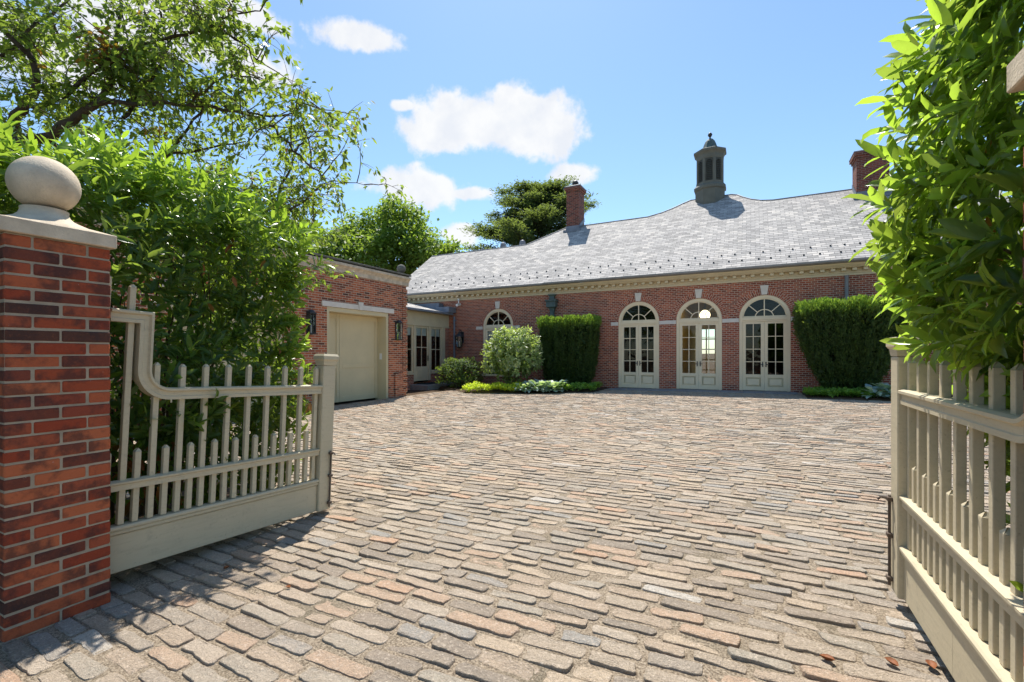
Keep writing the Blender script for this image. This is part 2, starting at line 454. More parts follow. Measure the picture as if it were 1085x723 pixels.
for a in [(512, 130, 96, 34), (470, 140, 60, 26), (570, 138, 60, 36), (545, 112, 40, 22), (448, 198, 66, 22), (500, 205, 40, 10), (384, 40, 56, 16), (610, 184, 36, 15, .9), (486, 250, 28, 14, .9),
          (425, 112, 22, 9, .8), (262, 70, 62, 28, .8), (150, 20, 110, 50, 1.0), (60, 60, 90, 60, .8), (230, 5, 80, 20, .9), 
          (-1200, 100, 400, 120, .9)]:
    cloud(*a)
tot2 = wn.math('ADD', total, wn.math('ADD', wn.math('MULTIPLY', wn.math('SUBTRACT', n_big, .5), 1.5), wn.math('MULTIPLY', wn.math('SUBTRACT', n_fine, .5), .9)))
alpha = wn.ramp(tot2, [(.0, 0), (.42, 1)], 'EASE')
thin = wn.math('MULTIPLY', alpha, .93)
bright = wn.ramp(wn.noise(dirv, 16, 6, .55), [(.35, (.86, .88, .92)), (.6, (.99, .985, .97))])
skyc = wn.n('ShaderNodeVectorMath', operation='SCALE'); wt.links.new(sky.outputs[0], skyc.inputs[0]); skyc.inputs['Scale'].default_value = .119
CL = 1.02 / 2 ** EXPO
cl = wn.n('ShaderNodeVectorMath', operation='SCALE'); wt.links.new(bright, cl.inputs[0]); cl.inputs['Scale'].default_value = CL
col = wn.mix(wn.mix(skyc.outputs[0], (.95, 1.04, 1.02), 1.0, 'MULTIPLY'), cl.outputs[0], thin)
bg = wn.n('ShaderNodeBackground'); wt.links.new(col, bg.inputs[0]); bg.inputs[1].default_value = 1.0
wt.links.new(bg.outputs[0], wout.inputs[0])

# ------------------------------------------------------------------ ground and court
mb = MB()
S_ = 400
pts = [(-S_, -S_), (S_, -S_), (S_, S_), (-S_, S_)]
mb.face([(x, y, gh(x, y) - .05) for x, y in pts])
tag(obj('ground', mb, M['soil']), None, None, kind='structure')

def in_rects(x, y, rects):
    return any(a <= x <= b and c <= y <= d for a, b, c, d in rects)

def court():
    # bedding grit sheet
    xs = np.arange(-10.64, 9.01, .25); ys = np.arange(-3.0, 18.06, .25)
    X, Y = np.meshgrid(xs, ys); Z = gh(X, Y) + rng.normal(0, .0015, X.shape)
    V = np.stack([X, Y, Z], -1).reshape(-1, 3)
    nx = len(xs); ny = len(ys)
    i = np.arange(nx * ny).reshape(ny, nx)
    Q = np.stack([i[:-1, :-1], i[:-1, 1:], i[1:, 1:], i[1:, :-1]], -1).reshape(-1, 4)
    # setts in running rows
    st = []
    y = -1.3; row = 0
    while y < 17.9:
        pitch = .106 + rng.normal(0, .006)
        x = -10.6 + rng.uniform(0, .3)
        while x < 8.6:
            L = float(np.clip(rng.normal(.265, .055), .15, .40)); g = rng.uniform(.012, .04)
            cx, cy = x + L / 2, y + pitch / 2
            x += L + g
            # only what the eye could catch from here or a few steps aside
            if (cy < 1.0 and (cx < -4.2 or cx > 2.2)): continue
            if cx < -3.75 and cy < 3.2 and cx > -5.6: continue
            if cx > .95 and cy < 3.0: continue
            st.append((cx, cy, L, pitch - rng.uniform(.016, .034), row))
        y += pitch; row += 1
    st = np.array(st); n = len(st)
    cx, cy, L, Wd = st[:, 0], st[:, 1], st[:, 2], st[:, 3]
    wav = .03 * np.sin(cx * .9 + cy * .5) + .010 * np.sin(cx * 2.3 - cy * 1.1 + 1) + rng.normal(0, .004, n)
    cy = cy + wav
    yaw = rng.normal(0, .03, n) + .027 * np.cos(cx * .9 + cy * .5)
    # outline: 18 points of a hand-split block
    base = np.array([(-1, -.6), (-.93, -.97), (-.62, -1.03), (-.3, -.98), (0, -1.02), (.3, -.98), (.62, -1.03), (.93, -.97), (1, -.6), (1.0, 0), (1, .6), (.93, .98), (.5, 1.02), (0, .98), (-.5, 1.02), (-.93, .98), (-1, .6), (-1.0, 0)])
    k = len(base)
    ox = base[None, :, 0] * (L / 2)[:, None] + rng.normal(0, .0036, (n, k))
    oy = base[None, :, 1] * (Wd / 2)[:, None] + rng.normal(0, .0027, (n, k))
    skew = rng.normal(0, .10, n); ox = ox + oy * skew[:, None]
    tap = rng.normal(0, .08, n); oy = oy * (1 + tap[:, None] * base[None, :, 0])
    hgt = np.clip(rng.normal(.0075, .003, n), .001, .016)
    tiltx = rng.normal(0, .025, n); tilty = rng.normal(-.038, .035, n)
    rings = []
    for sc, zz, in ((1.015, -.02), (1.0, .6), (.985, .92), (.955, 1.0), (.88, 1.0)):
        px = ox * sc; py = oy * (1 - (1 - sc) * 1.7 if sc < 1 else sc)
        jz = rng.normal(0, .0013, (n, k)) if sc < 1 else 0
        z = zz * hgt[:, None] + px * tiltx[:, None] + py * tilty[:, None] + jz
        if zz < 0: z = np.full_like(px, -.012)
        rings.append((px, py, z))
    V2 = []
    c_, s_ = np.cos(yaw), np.sin(yaw)
    for px, py, z in rings:
        wx = cx[:, None] + px * c_[:, None] - py * s_[:, None]
        wy = cy[:, None] + px * s_[:, None] + py * c_[:, None]
        V2.append(np.stack([wx, wy, gh(wx, wy) + z], -1))
    V2 = np.stack(V2, 1)                      # n, rings, k, 3
    nr = V2.shape[1]
    off = len(V) + np.arange(n)[:, None] * (nr * k)
    q = []
    for r in range(nr - 1):
        for j in range(k):
            q.append((r * k + j, r * k + (j + 1) % k, (r + 1) * k + (j + 1) % k, (r + 1) * k + j))
    q = np.array(q)
    Q2 = (off[:, :, None] + q[None]).reshape(-1, 4)
    cap = (off + ((nr - 1) * k + np.arange(k))[None])
    Va = np.concatenate([V, V2.reshape(-1, 3)])
    mi = np.concatenate([np.ones(len(Q)), np.zeros(len(Q2) + len(cap))])
    o = np_obj('courtyard_paving', Va, [Q, Q2, cap], [M['setts'], M['grit']], None, True, mi)
    tag(o, None, None, kind='structure')
court()

def soil_patch(name, poly, h=.05):
    mb = MB(); c = Vector((sum(p[0] for p in poly) / len(poly), sum(p[1] for p in poly) / len(poly)))
    N = len(poly)
    out = [(x, y, gh(x, y) - .03) for x, y in poly]
    inn = [(c.x + (x - c.x) * .93, c.y + (y - c.y) * .93, gh(x, y) + h) for x, y in poly]
    mid = (c.x, c.y, gh(c.x, c.y) + h + .03)
    F = []
    for i in range(N):
        j = (i + 1) % N
        F.append((i, j, N + j, N + i)); F.append((N + i, N + j, 2 * N))
    mb.mesh(out + inn + [mid], F)
    tag(obj(name, mb, M['soil'], None, True), None, None, kind='structure')
soil_patch('planting_bed', [(-12.3, 16.2), (-10.8, 15.2), (-9.2, 13.95), (-7.6, 14.4), (-5.9, 15.15), (-4.9, 15.9), (-4.85, 18.0), (-12.3, 18.0)])
soil_patch('planting_bed', [(1.4, 15.9), (2.6, 15.75), (6.5, 15.75), (6.5, 18.0), (1.4, 18.0)])
soil_patch('planting_bed', [(-5.6, -.5), (-3.78, -.5), (-3.78, 3.15), (-5.6, 3.15)], .02)
soil_patch('planting_bed', [(.98, .2), (3.2, .2), (3.2, 2.95), (.98, 2.95)], .02)
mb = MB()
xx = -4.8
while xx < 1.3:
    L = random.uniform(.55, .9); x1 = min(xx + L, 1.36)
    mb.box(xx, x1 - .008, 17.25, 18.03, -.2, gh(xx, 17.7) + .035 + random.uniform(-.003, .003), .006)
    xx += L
tag(obj('path', mb, M['bluestone']), None, None, kind='structure')  # grey slab strip added where the ground darkens in the house's shade

# ------------------------------------------------------------------ gate piers
def make_pier(label):
    W_ = .428; n = 30; ch = .0682; top = n * ch
    root = empty('brick_gatepost', (0, 0, 0), label, 'gatepost', 'brick gateposts', local=True)
    mb = MB()
    a = W_ / 2
    mb.box(-a + .0045, a - .0045, -a + .0045, a - .0045, -.25, top, 0, 1)
    j = .0045; d = .1
    for i in range(-2, n):
        z0 = i * ch + j; z1 = (i + 1) * ch - j
        def br(x0, x1, y0, y1):
            e = lambda s=.0012: max(-.0018, min(.0018, random.gauss(0, s)))
            mb.box(x0 + e(), x1 + e(), y0 + e(), y1 + e(), z0 + e(.001), z1 + e(.001), .004 + random.random() * .003)
        if i % 2 == 0:      # stretchers on the x faces
            for sx in (-1, 1):
                xa, xb = sorted((sx * a, sx * (a - d)))
                br(xa, xb, -a, -j); br(xa, xb, j, a)
            for sy in (-1, 1):
                ya, yb = sorted((sy * a, sy * (a - d)))
                br(-a + d + 2 * j, a - d - 2 * j, ya, yb)
        else:
            for sy in (-1, 1):
                ya, yb = sorted((sy * a, sy * (a - d)))
                br(-a, -j, ya, yb); br(j, a, ya, yb)
            for sx in (-1, 1):
                xa, xb = sorted((sx * a, sx * (a - d)))
                br(xa, xb, -a + d + 2 * j, a - d - 2 * j)
    obj('shaft', mb, [M['pier_brick'], M['mortar']], root)
    mb = MB(); b = a + .022
    mb.box(-b, b, -b, b, top + .002, top + .076, .004)
    cap = obj('cap', mb, M['limestone'], root)
    mb = MB()           # weathered base that sweeps up from the square slab to the ball
    prof = [(b * .97, .076), (b * .93, .086), (b * .74, .106), (.155, .125), (.125, .14), (.106, .16), (.098, .18), (.1, .195)]
    N = 48; v = []
    for i, (r, z) in enumerate(prof):
        t = min(1, i / 3.0)
        for k in range(N):
            an = 2 * math.pi * k / N
            cx, sy = math.cos(an), math.sin(an)
            m_ = max(abs(cx), abs(sy)); rr = r * ((1 - t) / m_ + t)
            v.append((rr * cx, rr * sy, top + z))
    F = [(i * N + k, i * N + (k + 1) % N, (i + 1) * N + (k + 1) % N, (i + 1) * N + k) for i in range(len(prof) - 1) for k in range(N)]
    mb.mesh(v, F)
    obj('finial_base', mb, M['limestone'], root, True)
    mb = MB()
    rb = .15; zc = top + .335
    mb.lathe([(max(.001, rb * math.sin(math.pi * i / 24)), -rb * math.cos(math.pi * i / 24)) for i in range(25)], (0, 0, zc), 40)
    obj('ball_finial', mb, M['limestone'], root, True)
    return root
pier = make_pier('brick gatepost with limestone ball finial, at the left edge before the laurel hedge')
pier.location = (-3.277 - .214, 1.272 - .214, 0.0)
p2 = copy_tree(pier); p2.location = (.595 + .214, 1.585 - .214, gh(.8, 1.4) + .0)
p2['label'] = 'brick gatepost mostly cut off by the right edge, beside the tall bush'

# ------------------------------------------------------------------ gates (built along +y, thickness x, z from the leaf's foot)
def profile_y(mb, prof, y0, y1, m=0):   # prof (x,z) closed, extruded along y
    n = len(prof); v = [(x, y0, z) for x, z in prof] + [(x, y1, z) for x, z in prof]
    F = [(i, (i + 1) % n, n + (i + 1) % n, n + i) for i in range(n)] + [tuple(range(n))[::-1], tuple(range(n, 2 * n))]
    mb.mesh(v, F, m)
def make_gate(label):
    root = empty('driveway_gate', (0, 0, 0), label, 'gate', 'painted driveway gates', local=True)
    gp = M['gate_paint']
    L = 1.75; yp0, yp1 = L - .135, L       # end post
    mb = MB(); mb.box(-.05, .05, yp0, yp1, -.005, 1.29, .006); 
    po = obj('end_post', mb, gp, root)
    mb = MB()
    n = [(.05, 1.292), (.052, 1.30), (.056, 1.33), (.068, 1.345), (.068, 1.375), (.055, 1.395)]
    v = []; F = []
    yc = (yp0 + yp1) / 2; hy = (yp1 - yp0) / 2
    for i, (r, z) in enumerate(n):
        e = r - .05
        v += [(-r, yc - hy - e, z), (r, yc - hy - e, z), (r, yc + hy + e, z), (-r, yc + hy + e, z)]
    for i in range(len(n) - 1):
        for k in range(4):
            F.append((i * 4 + k, i * 4 + (k + 1) % 4, i * 4 + 4 + (k + 1) % 4, i * 4 + 4 + k))
    F.append((0, 3, 2, 1)); F.append(tuple(len(v) - 4 + k for k in range(4)))
    mb.mesh(v, F); obj('post_cap', mb, gp, po)
    mb = MB(); mb.box(-.035, .035, .0, .07, 0, 1.79, .005); obj('hinge_stile', mb, gp, root)
    mb = MB(); mb.box(-.024, .024, .072, yp0 - .002, .0, .228, .004); mb.box(-.0245, .0245, .95, .951, .0, .228)
    obj('bottom_board', mb, gp, root)
    mb = MB()
    profile_y(mb, [(-.026, .230), (.026, .230), (.036, .236), (.036, .250), (.030, .258), (.044, .262), (.044, .274), (.036, .282), (-.036, .282), (-.044, .274), (-.044, .262), (-.030, .258), (-.036, .250), (-.036, .236)], .072, yp0 - .002)
    obj('moulding', mb, gp, root)
    mb = MB()
    profile_y(mb, [(-.034, .495), (.034, .495), (.034, .528), (.044, .536), (.044, .546), (.0, .556), (-.044, .546), (-.044, .536), (-.034, .528)], .072, yp0 - .002)
    obj('middle_rail', mb, gp, root)
    # top rail: straight run, quarter sweep, upright, and a short head
    prof = [(-.040, -.032), (.040, -.032), (.040, -.012), (.035, -.008), (.035, .018), (.050, .026), (.050, .039), (.032, .046), (-.032, .046), (-.050, .039), (-.050, .026), (-.035, .018), (-.035, -.008), (-.040, -.012)]
    path = [(yp0 - .002, 1.07, 0)]
    yq, rq = .415, .16
    path.append((yq, 1.07, 0))
    for i in range(1, 11):
        a = i / 10 * math.pi / 2
        path.append((yq - rq * math.sin(a), 1.07 + rq * (1 - math.cos(a)), -a))
    path.append((yq - rq, 1.555, -math.pi / 2))
    mb = MB(); v = []; F = []; N = len(prof)
    # local frame: along the run, profile height points to the outer (convex-below) normal
    def ring(y, z, a, k=1.0):
        nyy, nzz = -math.sin(-a), math.cos(a)   # normal of the run
        nyy = math.sin(-a) * 1.0
        return [(x, y + nyy * h * k, z + nzz * h) for x, h in prof]
    for y, z, a in path[:-1]: v += ring(y, z, a)
    # mitre at the top corner
    y, z, a = path[-1]
    v += [(x, y + h, z + h) for x, h in prof]
    v += [(x, .072, z + h) for x, h in prof]
    nr = len(path) + 1
    for i in range(nr - 1):
        for k in range(N): F.append((i * N + k, i * N + (k + 1) % N, (i + 1) * N + (k + 1) % N, (i + 1) * N + k))
    F.append(tuple(range(N))); F.append(tuple((nr - 1) * N + k for k in range(N)))
    mb.mesh(v, F); obj('top_rail', mb, gp, root)
    def picket(y, z1, z0=.284):
        mb = MB(); w = .0165
        e = random.gauss(0, .0015); z1 += random.gauss(0, .003)
        mb.box(-w, w, y - w + e, y + w + e, z0, z1 - .02, .002)
        v = [(-w, y - w + e, z1 - .0195), (w, y - w + e, z1 - .0195), (w, y + w + e, z1 - .0195), (-w, y + w + e, z1 - .0195), (-.004, y + e - .004, z1), (.004, y + e + .004, z1)]
        mb.mesh(v, [(0, 1, 5, 4), (1, 2, 5), (2, 3, 4, 5), (3, 0, 4)])
        obj('picket', mb, gp, root)
    tall = [.34 + .1545 * i for i in range(9)]
    for y in tall: picket(y, 1.278)
    picket(.185, 1.77)
    for y in [.108] + [.262 + .1545 * i for i in range(9)] + [tall[-1] + .0772 - .012]:
        if y < yp0 - .02 and abs(y - .108) > .001: picket(y, .735)
    picket(.105, .735)
    mb = MB()           # drop bolt on the free end
    mb.tube([(-.062, yp1 - .03, .02), (-.062, yp1 - .03, .52)], .007, 8)
    for z in (.06, .30, .50): mb.box(-.075, -.05, yp1 - .05, yp1 - .01, z - .012, z + .012, .003)
    mb.tube([(-.062, yp1 - .03, .50), (-.10, yp1 - .03, .505), (-.115, yp1 - .03, .49)], .006, 6)
    obj('drop_bolt', mb, M['rusty_iron'], root)
    for z in (.25, 1.2):
        mb = MB(); mb.box(-.01, .01, -.045, .0, z - .04, z + .04, .003)
        obj('hinge', mb, M['rusty_iron'], root)
    return root
gate = make_gate('taupe picket gate leaf swung open against the laurel hedge, its swept top rail in view')
gate.location = (-3.43, 1.175, .12); gate.rotation_euler = (R(-2.6), 0, 0)
g2 = copy_tree(gate); g2.location = (.745, 1.505, .135); g2.rotation_euler = (0, 0, 0)
g2['label'] = 'taupe picket gate leaf at the right edge under the overhanging large-leaved bush'
for ch in g2.children:      # the bolt sits on the drive side of each leaf
    pass
for ch in gate.children:
    if ch.name.startswith('drop_bolt'): ch.scale.x = -1

# ------------------------------------------------------------------ main house
D = 18.04
HX0, HX1 = -16.1, 7.2
OPEN = [-3.875, -1.695, .415]; WIN = -10.13; OW = 1.56; RAD = OW / 2; ZS = 2.69
house = empty('brick_house', (-4.5, D, 0), 'long red brick house with slate roof, arched french doors and a cupola behind the court', 'house')
fb = M['facade_brick']
WT = 3.97
def arch_pts(cx, r, n=24):
    return [(cx - r * math.cos(math.pi * i / n), ZS + r * math.sin(math.pi * i / n)) for i in range(n + 1)]
mb = MB()
segs = [(c, gh(c, D) - .1) for c in OPEN]; allo = sorted([(WIN, .52)] + segs)
x = HX0
def vq(x0, x1, z0, z1, y=D): mb.face([(x0, y, z0), (x1, y, z0), (x1, y, z1), (x0, y, z1)])
for c, zb in allo:
    vq(x, c - RAD, -.5, WT)
    if zb > .3: vq(c - RAD, c + RAD, -.5, zb)
    ap = arch_pts(c, RAD)
    for (xa, za), (xb, zb2) in zip(ap[:-1], ap[1:]):
        mb.face([(xa, D, za), (xb, D, zb2), (xb, D, WT), (xa, D, WT)])
    # reveals
    loop = [(c - RAD, zb)] + ap + [(c + RAD, zb)]
    for (xa, za), (xb, zb2) in zip(loop[:-1], loop[1:]):
        mb.face([(xa, D, za), (xa, D + .3, za), (xb, D + .3, zb2), (xb, D, zb2)], uv=[(0, za + xa), (.3, za + xa), (.3, zb2 + xb), (0, zb2 + xb)])
    x = c + RAD
vq(x, HX1, -.5, WT)
YB = 27.0
mb.face([(HX1, D, -.5), (HX1, YB, -.5), (HX1, YB, WT), (HX1, D, WT)])
mb.face([(HX0, 24.7, -.5), (HX0, D, -.5), (HX0, D, WT), (HX0, 24.7, WT)])
mb.face([(HX0, 24.7, WT), (HX0, D, WT), (HX0, 21.2, 6.9)])
mb.face([(-8.5, 24.7, -.5), (HX0, 24.7, -.5), (HX0, 24.7, WT), (-8.5, 24.7, WT)])
mb.face([(-8.5, YB, -.5), (-8.5, 24.7, -.5), (-8.5, 24.7, WT), (-8.5, YB, WT)])
# rear wall with a tall glazed opening at the end of the hall
mb.face([(-2.6, YB, -.5), (-8.5, YB, -.5), (-8.5, YB, WT), (-2.6, YB, WT)])
mb.face([(HX1, YB, -.5), (-.8, YB, -.5), (-.8, YB, WT), (HX1, YB, WT)])
mb.face([(-.8, YB, 2.8), (-2.6, YB, 2.8), (-2.6, YB, WT), (-.8, YB, WT)])
wall = obj('wall', mb, fb, house)
# brick arches over the openings
for c, _ in allo:
    mb = MB(); r0, r1 = RAD + .002, RAD + .225
    n = 24
    for i in range(n):
        a0, a1 = math.pi * i / n, math.pi * (i + 1) / n
        P_ = lambda r, a, y: (c - r * math.cos(a), y, ZS + r * math.sin(a))
        mb.face([P_(r0, a0, D - .006), P_(r1, a0, D - .006), P_(r1, a1, D - .006), P_(r0, a1, D - .006)][::-1],
                uv=[(0.0, a0 * .9), (.215, a0 * .9), (.215, a1 * .9), (0.0, a1 * .9)][::-1])
        mb.face([P_(r1, a0, D - .006), P_(r1, a0, D + .001), P_(r1, a1, D + .001), P_(r1, a1, D - .006)])
    obj('brick_arch', mb, fb, wall)
    mb = MB()
    zb, zt = ZS + RAD + .01, 3.80
    for y in (0,):
        v = [(c - .085, D - .05, zb), (c + .085, D - .05, zb), (c + .13, D - .05, zt), (c - .13, D - .05, zt),
             (c - .085, D - .007, zb), (c + .085, D - .007, zb), (c + .13, D - .007, zt), (c - .13, D - .007, zt)]
        mb.mesh(v, [(0, 1, 2, 3), (0, 4, 5, 1), (1, 5, 6, 2), (2, 6, 7, 3), (3, 7, 4, 0)])
    obj('keystone', mb, M['white_stone'], wall)
sb = [(-4.95, -4.66), (-3.09, -2.48), (-.91, -.37), (1.2, 1.47), (-11.27, -10.92), (-9.34, -9.02)]
for a, b in sb:
    mb = MB(); mb.box(a, b, D - .03, D + .1, 2.55, 2.69, .006); obj('stone_band', mb, M['white_stone'], wall)

def french(cx, zb, door=True):
    """frame set in an arched opening, with fanlight and two glazed leaves"""
    dp = M['door_paint']; yF = D + .07
    mb = MB(); n = 24; fw = .10
    def arc_strip(r0, r1, y0, y1, a_from=0, a_to=math.pi, n=24):
        for i in range(n):
            a0 = a_from + (a_to - a_from) * i / n; a1 = a_from + (a_to - a_from) * (i + 1) / n
            P_ = lambda r, a, y: (cx - r * math.cos(a), y, ZS + r * math.sin(a))
            mb.face([P_(r0, a0, y0), P_(r0, a1, y0), P_(r1, a1, y0), P_(r1, a0, y0)])
            mb.face([P_(r0, a0, y0), P_(r0, a0, y1), P_(r0, a1, y1), P_(r0, a1, y0)])
            mb.face([P_(r1, a0, y0), P_(r1, a1, y0), P_(r1, a1, y1), P_(r1, a0, y1)])
    r = RAD - .003
    arc_strip(r - fw, r, yF - .05, yF + .06)
    for s in (-1, 1):
        mb.box(cx + s * r, cx + s * (r - fw), yF - .05, yF + .06, zb, ZS)
    mb.box(cx - r + fw, cx + r - fw, yF - .06, yF + .06, ZS - .075, ZS + .03, .004)
    mb.box(cx - r + fw, cx + r - fw, yF - .045, yF + .06, ZS - .13, ZS - .077, .004)
    if door: mb.box(cx - r, cx + r, yF - .07, yF + .08, zb - .05, zb + .055, .004, 1)
    else: mb.box(cx - r - .06, cx + r + .06, yF - .12, yF + .08, zb - .1, zb - .001, .004, 0)
    fr = obj('french_door' if door else 'arched_window', mb, [dp, M['old_stone']], house)
    # fanlight
    mb = MB(); rf = r - fw - .002
    arc_strip(rf - .035, rf, yF - .02, yF + .02)
    mb.box(cx - rf, cx + rf, yF - .02, yF + .02, ZS + .03, ZS + .065)
    arc_strip(.27, .30, yF - .021, yF + .015, n=16)
    for a in (math.pi / 2,):
        mb.box(cx - .016, cx + .016, yF - .023, yF + .014, ZS + .065, ZS + rf - .03)
    for a in (math.pi * .24, math.pi * .76):
        p0 = (cx - .3 * math.cos(a), yF, ZS + .3 * math.sin(a)); p1 = (cx - (rf - .03) * math.cos(a), yF, ZS + (rf - .03) * math.sin(a))
        dx, dz = math.sin(a) * .014, math.cos(a) * .014
        v = []
        for (px, py, pz) in (p0, p1):
            v += [(px - dx, yF - .022, pz - dz), (px + dx, yF - .022, pz + dz), (px + dx, yF + .014, pz + dz), (px - dx, yF + .014, pz - dz)]
        mb.mesh(v, [(0, 1, 5, 4), (1, 2, 6, 5), (2, 3, 7, 6), (3, 0, 4, 7)])
    obj('fanlight', mb, dp, fr)
    # leaves
    x0, x1 = cx - r + fw + .002, cx + r - fw - .002; ztop = ZS - .132; zbot = zb + .06
    for s in (-1, 1):
        a, b = (x0, cx - .002) if s < 0 else (cx + .002, x1)
        mb = MB(); st = .105
        y0, y1 = yF - .025, yF + .02
        zp0, zp1 = .72, ztop - .075     # glazed field
        mb.box(a, a + st, y0, y1, zbot, ztop, .003); mb.box(b - st, b, y0, y1, zbot, ztop, .003)
        mb.box(a + st, b - st, y0, y1, zp1, ztop, .003)
        if door:
            mb.box(a + st, b - st, y0, y1, zp0 - .11, zp0, .003)
            mb.box(a + st, b - st, y0, y1, zbot, zbot + .13, .003)
            mb.box(a + st, b - st, y0 + .034, y1 - .002, zbot + .13, zp0 - .11)
            mb.box(a + st + .045, b - st - .045, y0 + .012, y1 - .006, zbot + .175, zp0 - .155, .016)
        else:
            mb.box(a + st, b - st, y0, y1, zbot, zp0, .003)
        xm = (a + b) / 2
        mb.box(xm - .013, xm + .013, y0 + .004, y1 - .012, zp0, zp1)
        for k in range(1, 4):
            z = zp0 + (zp1 - zp0) * k / 4
            mb.box(a + st, b - st, y0 + .006, y1 - .014, z - .012, z + .012)
        lf = obj('door_leaf' if door else 'casement', mb, dp, fr)
        if door:
            mb = MB()
            hx = (cx - .05) if s < 0 else (cx + .05)
            mb.box(hx - .018, hx + .018, y0 - .012, y0 - .001, .98, 1.16, .003)
            mb.tube([(hx, y0 - .01, 1.07), (hx, y0 - .05, 1.07), (hx + s * .09, y0 - .055, 1.07)], .011, 8)
            obj('handle', mb, M['iron'], lf)
    mb = MB(); yg = yF
    mb.face([(x0 + .05, yg, .3 if door else zb), (x1 - .05, yg, .3 if door else zb), (x1 - .05, yg, ztop - .03), (x0 + .05, yg, ztop - .03)])
    n = 20
    pts = [(cx - (rf - .02) * math.cos(math.pi * i / n), yg, ZS + .04 + (rf - .06) * math.sin(math.pi * i / n)) for i in range(n + 1)]
    mb.face(pts[::-1])
    obj('glass', mb, M['glass'], fr)
    if not door:
        mb = MB(); mb.box(x0 + .06, x1 - .06, yg + .05, yg + .055, 1.95, ztop)
        obj('blind', mb, M['shade_cloth'], fr)
for c in OPEN: french(c, gh(c, D) - .02)
french(WIN, .52, False)

# rooms behind the glass
def room(x0, x1, y0, y1, z1, mats, name='room', back_open=False):
    mb = MB(); z0 = .05
    mb.face([(x0, y0, z0), (x1, y0, z0), (x1, y1, z0), (x0, y1, z0)], m=1)
    mb.face([(x0, y0, z1), (x0, y1, z1), (x1, y1, z1), (x1, y0, z1)])
    mb.face([(x0, y0, z0), (x0, y1, z0), (x0, y1, z1), (x0, y0, z1)])
    mb.face([(x1, y0, z0), (x1, y0, z1), (x1, y1, z1), (x1, y1, z0)])
    if not back_open: mb.face([(x0, y1, z0), (x1, y1, z0), (x1, y1, z1), (x0, y1, z1)])
    else:
        mb.face([(x0, y1, 2.8), (x1, y1, 2.8), (x1, y1, z1), (x0, y1, z1)])
    return obj(name, mb, mats, house)
dk = [M['room_dark'], M['room_floor']]; wm = [M['room_warm'], M['room_floor']]
room(-6.9, -2.75, D + .31, 24.0, 3.7, dk); room(-2.6, -.8, D + .31, YB - .02, 3.7, wm, 'hall', True)
room(-.66, 4.0, D + .31, 24.0, 3.7, dk); room(-12.6, -7.2, D + .31, 23.0, 3.7, dk)
mb = MB()                 # glazed screen at the far end of the hall
for xx in np.linspace(-2.6, -.8, 5): mb.box(xx - .03, xx + .03, YB + .02, YB + .08, 0, 2.8)
for zz in np.linspace(.0, 2.8, 6): mb.box(-2.6, -.8, YB + .03, YB + .07, zz - .03, zz + .03)
obj('rear_window', mb, M['cream_paint'], house)
pend = empty('pendant_lamp', (-1.66, 20.2, 3.0), 'lit round pendant lamp hanging in the hall behind the middle arched door', 'lamp')
mb = MB(); mb.lathe([(max(.002, .20 * math.sin(math.pi * i / 14)), -.20 * math.cos(math.pi * i / 14)) for i in range(15)], (-1.66, 20.2, 3.02), 20); obj('globe', mb, M['lamp'], pend, True)
mb = MB(); mb.tube([(-1.66, 20.2, 3.23), (-1.66, 20.2, 3.69)], .02, 8); mb.lathe([(.08, 3.215), (.10, 3.24), (.03, 3.30)], (-1.66, 20.2, 0), 16); obj('stem', mb, M['iron'], pend)

# cornice, modillions, gutter
mb = MB()
prof = [(D + .05, 3.955), (D - .05, 3.955), (D - .05, 4.02), (D - .075, 4.03), (D - .075, 4.17), (D - .30, 4.175), (D - .34, 4.21), (D - .40, 4.26), (D - .42, 4.30), (D + .05, 4.30)]
def profile_x(mb, prof, x0, x1, m=0):
    n = len(prof); v = [(x0, y, z) for y, z in prof] + [(x1, y, z) for y, z in prof]
    mb.mesh(v, [(i, n + i, n + (i + 1) % n, (i + 1) % n) for i in range(n)] + [tuple(range(n)), tuple(range(n, 2 * n))[::-1]], m)
profile_x(mb, prof, HX0 - .1, HX1 + .1)
corn = obj('cornice', mb, M['cream_paint'], house)
md0 = None
xs = -15.9
while xs < 7.0:
    if md0 is None:
        mb = MB(); mb.box(-.06, .06, -.24, -.077, 4.085, 4.172, .004)
        md0 = obj('modillion', mb, M['cream_paint'], corn); md0.location = (xs, D, 0)
    else:
        c = md0.copy(); COL.objects.link(c); c.location = (xs, D, 0)
    xs += .285
mb = MB()
g = [(D - .425, 4.302), (D - .50, 4.305), (D - .53, 4.33), (D - .54, 4.385), (D - .525, 4.385), (D - .515, 4.335), (D - .44, 4.325)]
profile_x(mb, g, HX0 - .12, HX1 + .12); profile_x(mb, [(y - .05 if y < D - .43 else y, z + .012) for y, z in g], -7.67, HX1 + .13)
obj('gutter', mb, M['grey_metal'], house)

# roof
TA = math.tan(R(36)); CA = math.cos(R(36)); YE = 17.52; ZE = 4.385
def rz(y): return ZE + TA * (y - YE)
def front(x, y): return (x, y, rz(y))
Yw, Ym, Yc = 21.15, 22.5, 23.7
MR = [(.85, Ym), (.40, Ym + .12), (.02, Ym + .38), (-.30, Ym + .72), (-.55, Yc - .15), (-.80, Yc)]
ML = [(-2.6, Yc), (-2.95, Yc - .28), (-3.35, Yc - .65), (-3.8, Ym + .24), (-4.4, Ym)]
out = [(HX0 - .12, YE), (HX1 + .12, YE), (HX1 + .12, Ym)] + MR + ML + [(-8.55, Ym), (-10.2, Yw), (HX0 - .12, Yw)]
mb = MB()
mb.face([front(x, y) for x, y in out], uv=[(x, (y - YE) / CA) for x, y in out])
def mirror(x, y, yr): return (x, 2 * yr - y, rz(y))
def sl(pts): mb.face(pts, uv=[(p[0], p[1] * 1.2) for p in pts])
